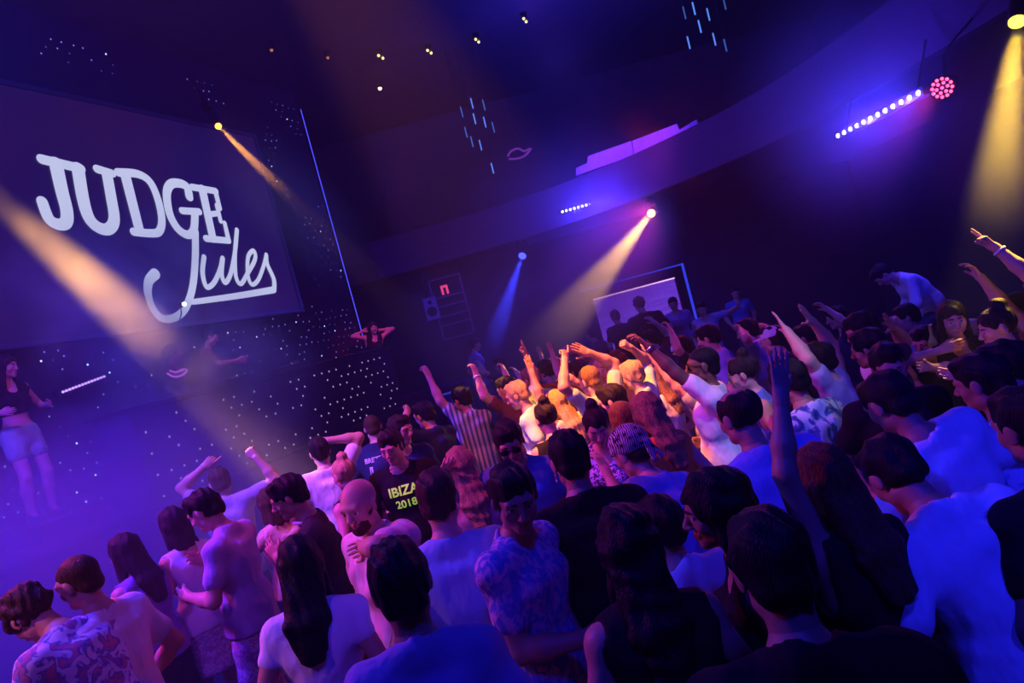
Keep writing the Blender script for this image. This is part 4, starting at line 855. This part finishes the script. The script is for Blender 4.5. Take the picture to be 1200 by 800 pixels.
person('person with very long black hair in white crop top, from behind', (352, 662), hz=1.52, s=.94, fem=True, yaw=4, hyaw=20, hair='long', hcol='hair_black', top='crop', tcol='white', skin='tan', bottom='hot', hpitch=6)
person('person in navy jersey with white number, from behind near the stage', (437, 501), hz=1.62, yaw=-8, hyaw=20, hair='buzz', hcol='hair_brown', tcol='navy', w=1.08, print_=([('BREZZY', .062, .10), ('14', .23, .25)], 'print_white', True))
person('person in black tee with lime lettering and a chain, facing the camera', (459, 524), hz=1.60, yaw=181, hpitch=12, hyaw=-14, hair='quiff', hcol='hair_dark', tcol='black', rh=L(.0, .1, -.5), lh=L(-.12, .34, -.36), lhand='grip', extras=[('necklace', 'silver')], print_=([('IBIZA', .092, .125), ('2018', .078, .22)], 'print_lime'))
person('person with short dark hair looking sideways behind the lime lettering', (470, 504), d=5.5, yaw=-150, hyaw=20, hair='short', hcol='hair_dark', tcol='navy', skin='fair')
person('person with streaked wavy hair, hand to head, bracelet, pink top', (540, 548), hz=1.50, s=.94, fem=True, yaw=18, hair='wavy', hcol='hair_streaked', top='tank', tcol='pink', lh=(516, 534), lext=.62, lpole=(-.15, .1, -1), lhand='relax', extras=[('band', 'l', 'navy', 'bracelet', .7)], bottom='hot', bcol='black')
person('person in blue tee and sunglasses facing the camera, centre', (597, 518), hz=1.60, yaw=168, hyaw=10, hpitch=22, hair='short', hcol='hair_black', tcol='blue', skin='tan', extras=[('glasses', 'lens')], w=1.05)
person('person in black tee from behind with hoop earring, broad back at centre', (668, 538), hz=1.62, yaw=2, hyaw=8, hair='short', hcol='hair_black', tcol='black', skin='tan', w=1.1, extras=[('earring', -1, 'silver')], hem=.06)
person('person with dark messy bun and black top, from behind, left of the smiling one', (640, 490), hz=1.52, s=.94, fem=True, yaw=20, hair='bun', hcol='hair_dark', top='tank', tcol='black', skin='fair')
person('smiling person in paisley dress with dark tied hair', (700, 500), hz=1.53, s=.94, fem=True, yaw=158, hyaw=14, hpitch=24, hair='bun', hcol='hair_dark', top='dress', tcol='paisley', smile=True)
person('person in patterned headscarf and blue tee stretching an arm to the paisley dress', (739, 529), hz=1.53, s=.97, fem=True, yaw=42, lean=16, side=6, hpitch=22, hair='buzz', hcol='hair_dark', tcol='midblue', lh=(702, 546), lext=.78, lfar=1, lpole=(-.2, -.4, -1), extras=[('bandana', 'scarf')], bottom='hot')
# --- raised arms in the middle
person('person in green striped open shirt pointing toward the stage', (541, 468), hz=1.63, yaw=48, hair='quiff', hcol='hair_black', top='shirt', tcol='green_stripe', lh=(497, 434), lext=.97, rh=L(.05, .45, .05), skin='fair')
person('person in navy tee with one arm up left of the green stripes', (497, 486), d=6.3, yaw=55, hair='short', hcol='hair_black', tcol='navy', lh=(470, 474), lext=.8, lhand='fist', rh=L(-.05, .3, .0))
person('person in dark red tee with a banded wrist up, behind the green stripes', (594, 456), d=6.6, yaw=50, hair='short', hcol='hair_dark', tcol='maroon', lh=(551, 430), lext=.97, lhand='relax', extras=[('band', 'l', 'white')])
person('person with bleached hair and mint collar, left end of the orange lit group', (606, 463), hz=1.60, yaw=75, hpitch=14, hair='short', hcol='hair_blond', tcol='mint', rh=(616, 406), rext=.96, rhand='two')
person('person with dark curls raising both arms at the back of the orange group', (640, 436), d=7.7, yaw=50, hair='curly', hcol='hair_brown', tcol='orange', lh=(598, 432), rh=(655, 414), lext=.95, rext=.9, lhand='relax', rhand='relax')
person('person with loose blond hair from behind, one arm forward, in the orange light', (652, 474), hz=1.50, s=.93, fem=True, yaw=40, hair='long', hcol='hair_blond', top='tank', tcol='cream', lh=(618, 424), lext=.97, lhand='open', rh=(676, 436), rext=.9)
person('person with shaved fair nape in mint tee, from behind, arms toward the stage', (691, 446), hz=1.62, yaw=38, hair='buzz', hcol='hair_light', tcol='mint', lh=(656, 410), rh=(684, 402), lext=.97, rext=.97, lhand='point', rhand='open')
person('person with dark fade haircut in profile, black tee, in the orange light', (717, 470), d=5.1, yaw=72, hair='quiff', hcol='hair_dark', tcol='black', skin='fair', hpitch=6)
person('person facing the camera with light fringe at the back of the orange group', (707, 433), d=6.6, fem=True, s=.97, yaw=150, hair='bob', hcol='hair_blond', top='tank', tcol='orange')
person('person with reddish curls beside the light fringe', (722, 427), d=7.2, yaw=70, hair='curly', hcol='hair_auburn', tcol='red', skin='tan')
person('person with blond crop and mint tee right of the fade haircut', (740, 440), hz=1.56, s=.97, yaw=60, hair='short', hcol='hair_blond', tcol='mint', rh=(734, 396), rext=.92, rhand='fist')
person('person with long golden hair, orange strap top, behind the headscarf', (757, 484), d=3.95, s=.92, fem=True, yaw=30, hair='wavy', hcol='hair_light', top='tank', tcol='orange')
person('person with straight auburn hair behind the smiling paisley dress', (729, 492), d=4.45, fem=True, s=.92, yaw=25, hair='long', hcol='hair_auburn', top='tank', tcol='black')
person('person in light top behind the golden hair, arms low', (767, 446), d=6.3, fem=True, s=.95, yaw=45, hair='long', hcol='hair_light', top='tank', tcol='cream', lh=L(-.1, .3, .1))
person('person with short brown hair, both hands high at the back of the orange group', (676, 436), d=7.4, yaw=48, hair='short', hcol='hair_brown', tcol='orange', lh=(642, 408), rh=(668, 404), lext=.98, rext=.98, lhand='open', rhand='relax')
person('person with blond ponytail and one arm high near the yellow beam', (660, 440), d=8.2, fem=True, s=.97, yaw=45, hair='pony', hcol='hair_blond', top='tank', tcol='pink', lh=(630, 412), lext=.97, lhand='open')
person('person in pale green tee behind the bleached hair, one arm up', (622, 444), d=7.0, s=.98, yaw=52, hair='short', hcol='hair_light', tcol='green', lh=(584, 428), lext=.97, lhand='relax')
# --- right of the beam
person('dark skinned person in bright white tee flinging a watched arm forward', (823, 428), hz=1.64, yaw=70, hyaw=10, hpitch=-6, lean=-4, side=-6, hair='buzz', hcol='hair_black', tcol='white', skin='brown', lh=(744, 394), lext=.98, lhand='relax', lpole=(-.6, 0, -.8), extras=[('watch', 'l', 'silver'), ('glasses', 'lens')], rh=L(.0, .2, -.4))
person('person behind the white tee reaching out a pale bare arm', (816, 452), d=5.2, yaw=65, hair='short', hcol='hair_dark', tcol='grey', lh=(756, 411), lext=.99, lhand='open', lpole=(-.5, 0, -.8))
person('person with thinning cropped hair in blue lit tee, seen from behind', (866, 488), hz=1.60, yaw=8, hyaw=20, side=-7, hair='balding', hcol='hair_dark', tcol='midblue', skin='tan', w=1.14)
person('person in tie dyed white tee partly behind the spread hand', (926, 446), d=4.0, yaw=30, hair='short', hcol='hair_black', tcol='tie_print', skin='olive', w=1.05)
person('person in profile with dark hair and bare shoulder, behind the cropped hair', (870, 438), hz=1.52, fem=True, s=.94, yaw=72, hair='bun', hcol='hair_dark', top='tank', tcol='blue', skin='fair')
person('person in plain lavender tee with both hands high, right of centre', (958, 424), d=4.4, yaw=58, hair='short', hcol='hair_black', tcol='lavender', skin='fair', lh=(912, 374), rh=(946, 362), lext=.92, rext=.9, lhand='open', rhand='open')
person('person in white tee turned left behind the lavender tee', (1009, 386), d=5.0, yaw=78, hpitch=18, hair='short', hcol='hair_black', tcol='white', skin='tan')
person('person in black facing the camera with stubble, dim, right of the lavender tee', (1042, 430), d=3.5, yaw=172, hyaw=-8, hpitch=10, hair='short', hcol='hair_black', tcol='black', skin='olive', beard='hair_black', w=1.08)
person('person raising one open hand in front of the dim stubbled one', (1018, 408), d=4.3, yaw=50, hair='short', hcol='hair_black', tcol='charcoal', skin='olive', rh=(1046, 366), rext=.8, rhand='open')
person('person in blue lit long sleeves bending over on the raised step at the right', (1034, 322), d=7.8, floor=.55, yaw=82, lean=48, hpitch=50, hair='short', hcol='hair_black', top='long', tcol='white', lh=L(.0, .3, -.45), rh=L(.08, .05, -.52))
person('long haired person facing the camera in orange and pink light at the right', (1117, 374), hz=1.52, fem=True, s=.95, yaw=172, hyaw=-15, hair='long', hcol='hair_dark', top='tank', tcol='black', skin='fair', rh=L(.05, .3, .1), extras=[('necklace', 'silver')])
person('person with shaved head close beside the long haired one at the right', (1140, 392), d=5.1, yaw=100, hair='bald', tcol='charcoal', skin='fair')
person('person beyond the right edge pointing two fingers into the yellow beam', (1222, 322), d=4.2, yaw=75, hair='short', hcol='hair_dark', tcol='black', lh=(1146, 276), lext=.97, lhand='two', extras=[('band', 'l', 'white', 'bracelet')], lpole=(-.3, 0, -1), skin='fair')
person('person at the right edge with thin arm up in the yellow beam', (1190, 366), d=4.5, yaw=70, s=.98, hair='short', hcol='hair_dark', top='tank', tcol='black', lh=(1116, 292), lext=.97, lhand='relax', lpole=(-.3, 0, -1), skin='fair')
person('person in pink lit top left of the right edge, arms forward', (1168, 384), d=4.0, fem=True, s=.96, yaw=80, hair='bun', hcol='hair_dark', top='tank', tcol='pink', lh=L(-.1, .5, .05), rh=L(.1, .5, .05))
# --- far crowd
for lab, x, y, d_, kw in (
    ('person in blue tee looking at the stage behind the flung arm', 830, 396, 6.4, dict(yaw=60, tcol='midblue', hair='short', hcol='hair_black')),
    ('person with one arm straight up behind the flung arm', 800, 408, 7.0, dict(yaw=60, tcol='charcoal', hair='short', hcol='hair_black', lh=(781, 378), lext=.9)),
    ('person in dim lilac tee, third from the violet wall screen', 822, 362, 11.6, dict(yaw=150, tcol='lavender', hair='short', hcol='hair_dark', lh=L(-.5, .1, .15))),
    ('person in dim tee standing against the right end of the violet wall screen', 789, 356, 12.4, dict(floor=.3, yaw=160, tcol='purple', hair='short', hcol='hair_black')),
    ('broad person standing dark against the violet wall screen', 749, 357, 12.0, dict(floor=.3, s=1.08, yaw=20, tcol='black', hair='curly', hcol='hair_black', w=1.4)),
    ('slim person standing dark left of the broad one at the violet screen', 721, 371, 12.3, dict(floor=.3, yaw=10, tcol='black', hair='short', hcol='hair_black')),
    ('person in blue tee dim at the far back right of the violet screen', 862, 343, 13.9, dict(yaw=170, tcol='blue', hair='short', hcol='hair_dark')),
    ('person with forearms crossed over the head in the dim middle right', 876, 388, 6.8, dict(yaw=60, tcol='midblue', hair='short', hcol='hair_dark', lh=(862, 378), lext=.7, rh=(880, 372), rext=.8)),
    ('person in white cap turned away in the dim middle right', 905, 398, 6.0, dict(yaw=40, tcol='charcoal', hair='short', hcol='hair_dark', extras=[('cap', 'white')])),
    ('person in blue top under the raised open hand', 944, 396, 6.2, dict(yaw=50, tcol='midblue', hair='short', hcol='hair_black')),
    ('person dim behind the white tee turned left', 980, 372, 7.5, dict(yaw=70, tcol='navy', hair='short', hcol='hair_black', lh=L(-.1, .2, .45))),
    ('person dim in front of the bending long sleeves', 1062, 372, 6.4, dict(yaw=70, tcol='blue', hair='short', hcol='hair_black')),
    ('person in dark top holding a pale bottle on the right', 1085, 402, 4.9, dict(yaw=120, tcol='black', hair='short', hcol='hair_black', skin='tan')),
    ('person in dark tee right of the shaved head', 1176, 432, 3.1, dict(yaw=60, tcol='navy', hair='short', hcol='hair_black')),
    ('person in violet light on the low platform at the far back', 557, 404, 12.9, dict(yaw=-70, tcol='purple', hair='short', hcol='hair_black', floor=.42)),
    ('person dark against the blue beam, far back, arm raised', 586, 428, 10.7, dict(yaw=50, tcol='navy', hair='short', hcol='hair_black', lh=L(-.1, .3, .4))),
    ('person dim left of the slim dark one, far back', 692, 392, 12.2, dict(yaw=40, tcol='maroon', hair='short', hcol='hair_dark')),
    ('person dim in front of the broad dark one, arm up', 762, 398, 8.6, dict(yaw=50, tcol='maroon', hair='short', hcol='hair_dark', rh=L(.1, .1, .5))),
):
    person(lab, (x, y), d=d_, **kw)
# --- on the stage
person('dancer in small dark costume standing on the stage at the left edge', (8, 430), d=6.9, floor=1.54, fem=True, s=.98, yaw=-110, hyaw=20, hair='long', hcol='hair_dark', top='bra', tcol='black', bottom='hot', bcol='green', lh=L(-.1, .25, -.3), rh=L(.1, .2, -.3))
person('dancer with both hands behind the head on the small platform, hips out', (437, 384), d=12.6, floor=1.32, fem=True, s=.98, yaw=-150, side=-10, hair='long', hcol='hair_dark', top='bra', tcol='black', bottom='hot', bcol='black', lh=L(-.02, .0, .28), rh=L(.02, .0, .28), rpole=(1, .2, .3), lpole=(-1, .2, .3), shoecol='shoe_white')
person('performer in dark clothes behind the booth under the screen', (246, 395), d=9.75, floor=1.54, yaw=-68, hair='short', hcol='hair_dark', tcol='maroon', skin='fair', rh=L(.1, .45, -.25), lh=L(-.1, .45, -.25), hpitch=20)
person('person in dark red beside the performer behind the booth', (203, 414), d=9.0, floor=1.54, s=.97, yaw=-68, hair='short', hcol='hair_dark', tcol='maroon', skin='fair')
person('dim person at the right end of the booth', (334, 424), d=11.8, floor=1.10, yaw=-40, hair='short', hcol='hair_dark', tcol='maroon', skin='fair')
roots = [o for o in COL.objects if o.get('category') == 'person']
for i, a in enumerate(roots):
    for b in roots[i+1:]:
        dd = math.hypot(a.location.x-b.location.x, a.location.y-b.location.y)
        if dd < .30 and abs(a.location.z-b.location.z) < .5: print('CLOSE %.2f | %s | %s' % (dd, a['label'][:45], b['label'][:45]))

bt = pix_y(1094, 404, 4.55); o = thing('bottle', 'pale green glass bottle held up in the dark crowd on the right', 'bottle', tuple(bt)); gm = mat('green_glass', (.35, .5, .08, 1), .15)
MB().tube(bt-V3(.01, 0, .09), bt+V3(0, 0, .02), .028).tube(bt+V3(0, 0, .02), bt+V3(.004, 0, .07), .028, .011).tube(bt+V3(.004, 0, .07), bt+V3(.008, 0, .13), .011).build('glass', gm, o, smooth=False); MB().tube(bt+V3(.008, 0, .13), bt+V3(.008, 0, .14), .013).build('cap', MAT['gold'], o)
# ------------------------------------------------------------------ haze in the room and thicker smoke added along the beams
def haze(name, density, g, build, color=(1, 1, 1, 1)):
    m = bpy.data.materials.new(name); m.use_nodes = True; t = m.node_tree; t.nodes.clear(); o = t.nodes.new('ShaderNodeOutputMaterial'); s = t.nodes.new('ShaderNodeVolumeScatter'); s.inputs['Density'].default_value = density; s.inputs['Anisotropy'].default_value = g; s.inputs['Color'].default_value = color; t.links.new(s.outputs[0], o.inputs['Volume'])
    b = MB(); build(b); ob = b.build(name, m); ob['kind'] = 'stuff'; ob.visible_shadow = True; return ob, m, s
o, m, s = haze('haze', .0045, .3, lambda b: b.box((-1.5, 6.5, 3.74), (20.6, 19.8, 7.3)))
tag(o, 'thin haze hanging through the whole dark room', 'haze')
def plume(name, label, c, r, density, g=.2, M=None, noise=None):
    """a soft ball of smoke, thinning out towards its rim"""
    o, m, s = haze(name, density, g, lambda b: b.ball((0, 0, 0), 1., 4)); tag(o, label, 'smoke', 'smoke clouds')
    M = np.eye(3) if M is None else M; o.matrix_world = Matrix([[M[i, 0]*r[0], M[i, 1]*r[1], M[i, 2]*r[2], c[i]] for i in range(3)]+[[0, 0, 0, 1]])
    t = m.node_tree; tc = t.nodes.new('ShaderNodeTexCoord'); gr = t.nodes.new('ShaderNodeTexGradient'); gr.gradient_type = 'SPHERICAL'; t.links.new(tc.outputs['Object'], gr.inputs[0])
    mr = t.nodes.new('ShaderNodeMapRange'); mr.interpolation_type = 'SMOOTHSTEP'; mr.inputs['From Max'].default_value = .8; mr.inputs['To Max'].default_value = density; t.links.new(gr.outputs['Fac'], mr.inputs['Value']); out = mr.outputs[0]
    if noise:
        geo = t.nodes.new('ShaderNodeNewGeometry'); nz = t.nodes.new('ShaderNodeTexNoise'); nz.inputs['Scale'].default_value = noise; nz.inputs['Detail'].default_value = 2; nz.inputs['Distortion'].default_value = .5; rp = t.nodes.new('ShaderNodeMapRange'); rp.inputs['From Min'].default_value = .35; rp.inputs['From Max'].default_value = .66; ml = t.nodes.new('ShaderNodeMath'); ml.operation = 'MULTIPLY'
        t.links.new(geo.outputs['Position'], nz.inputs['Vector']); t.links.new(nz.outputs[0], rp.inputs['Value']); t.links.new(rp.outputs[0], ml.inputs[0]); t.links.new(out, ml.inputs[1]); out = ml.outputs[0]
    t.links.new(out, s.inputs['Density']); return o
def along(a, b):
    x = nrm(np.asarray(b)-np.asarray(a)); z = nrm(V3(0, 0, 1)-x*x[2]); return np.stack([x, np.cross(z, x), z], 1)
def beam_smoke(label, a, b, rad, density, noise=None, g=.3):  # extra smoke stretched along a beam so that the beam shows
    a, b = np.asarray(a, float), np.asarray(b, float); plume('smoke_cloud', label, (a+b)/2, (np.linalg.norm(b-a)*.62, rad, rad), density, g, along(a, b), noise)
plume('smoke_cloud', 'low blue lit smoke lying over the floor in front of the stage', (-3.75, 5.6, .6), (2.2, 3.4, 2.2), .75, .2)
BM = {o['label'][:10]: o for o in COL.objects if o.name.startswith('moving_head_lamp')}
beam_smoke('warm lit smoke drifting down across the left end of the screen', wall_pix(10, 270, 1.2)[0], pix_y(345, 535, 7.9), 1.5, .95, 1.3)
beam_smoke('thin smoke in the orange beam right of the lettering', wall_pix(256, 148, .45)[0], pix_y(430, 330, 9.4), .8, .22)
beam_smoke('thin smoke in the bright yellow beam', pix_y(763, 250, 13.3), pix_y(640, 405, 8.4), 1.1, .42)
beam_smoke('thin smoke in the blue beam at the far back', pix_y(612, 300, 15.0), pix_y(575, 415, 12.7), .6, .22)
beam_smoke('thin smoke in the yellow beam at the right edge', pix_y(1192, 28, 4.9), pix_y(1170, 270, 4.45), .7, .18)
plume('smoke_cloud', 'blue lit haze around the right light bar', (4.3, 8.0, 3.7), (1.1, 2.6, 1.9), .10)
plume('smoke_cloud', 'violet blue haze in front of the far balcony', (1.6, 12.6, 4.1), (2.6, 1.8, 1.7), .09)
plume('smoke_cloud', 'reddish violet haze over the far end of the dance floor', (.1, 9.3, 2.3), (2.6, 2.0, 1.6), .10)
plume('smoke_cloud', 'golden smoke curling where the left beam meets the booth front', pix_y(262, 468, 8.2), (1.5, 1.2, 1.0), .55, .2, None, 1.6)
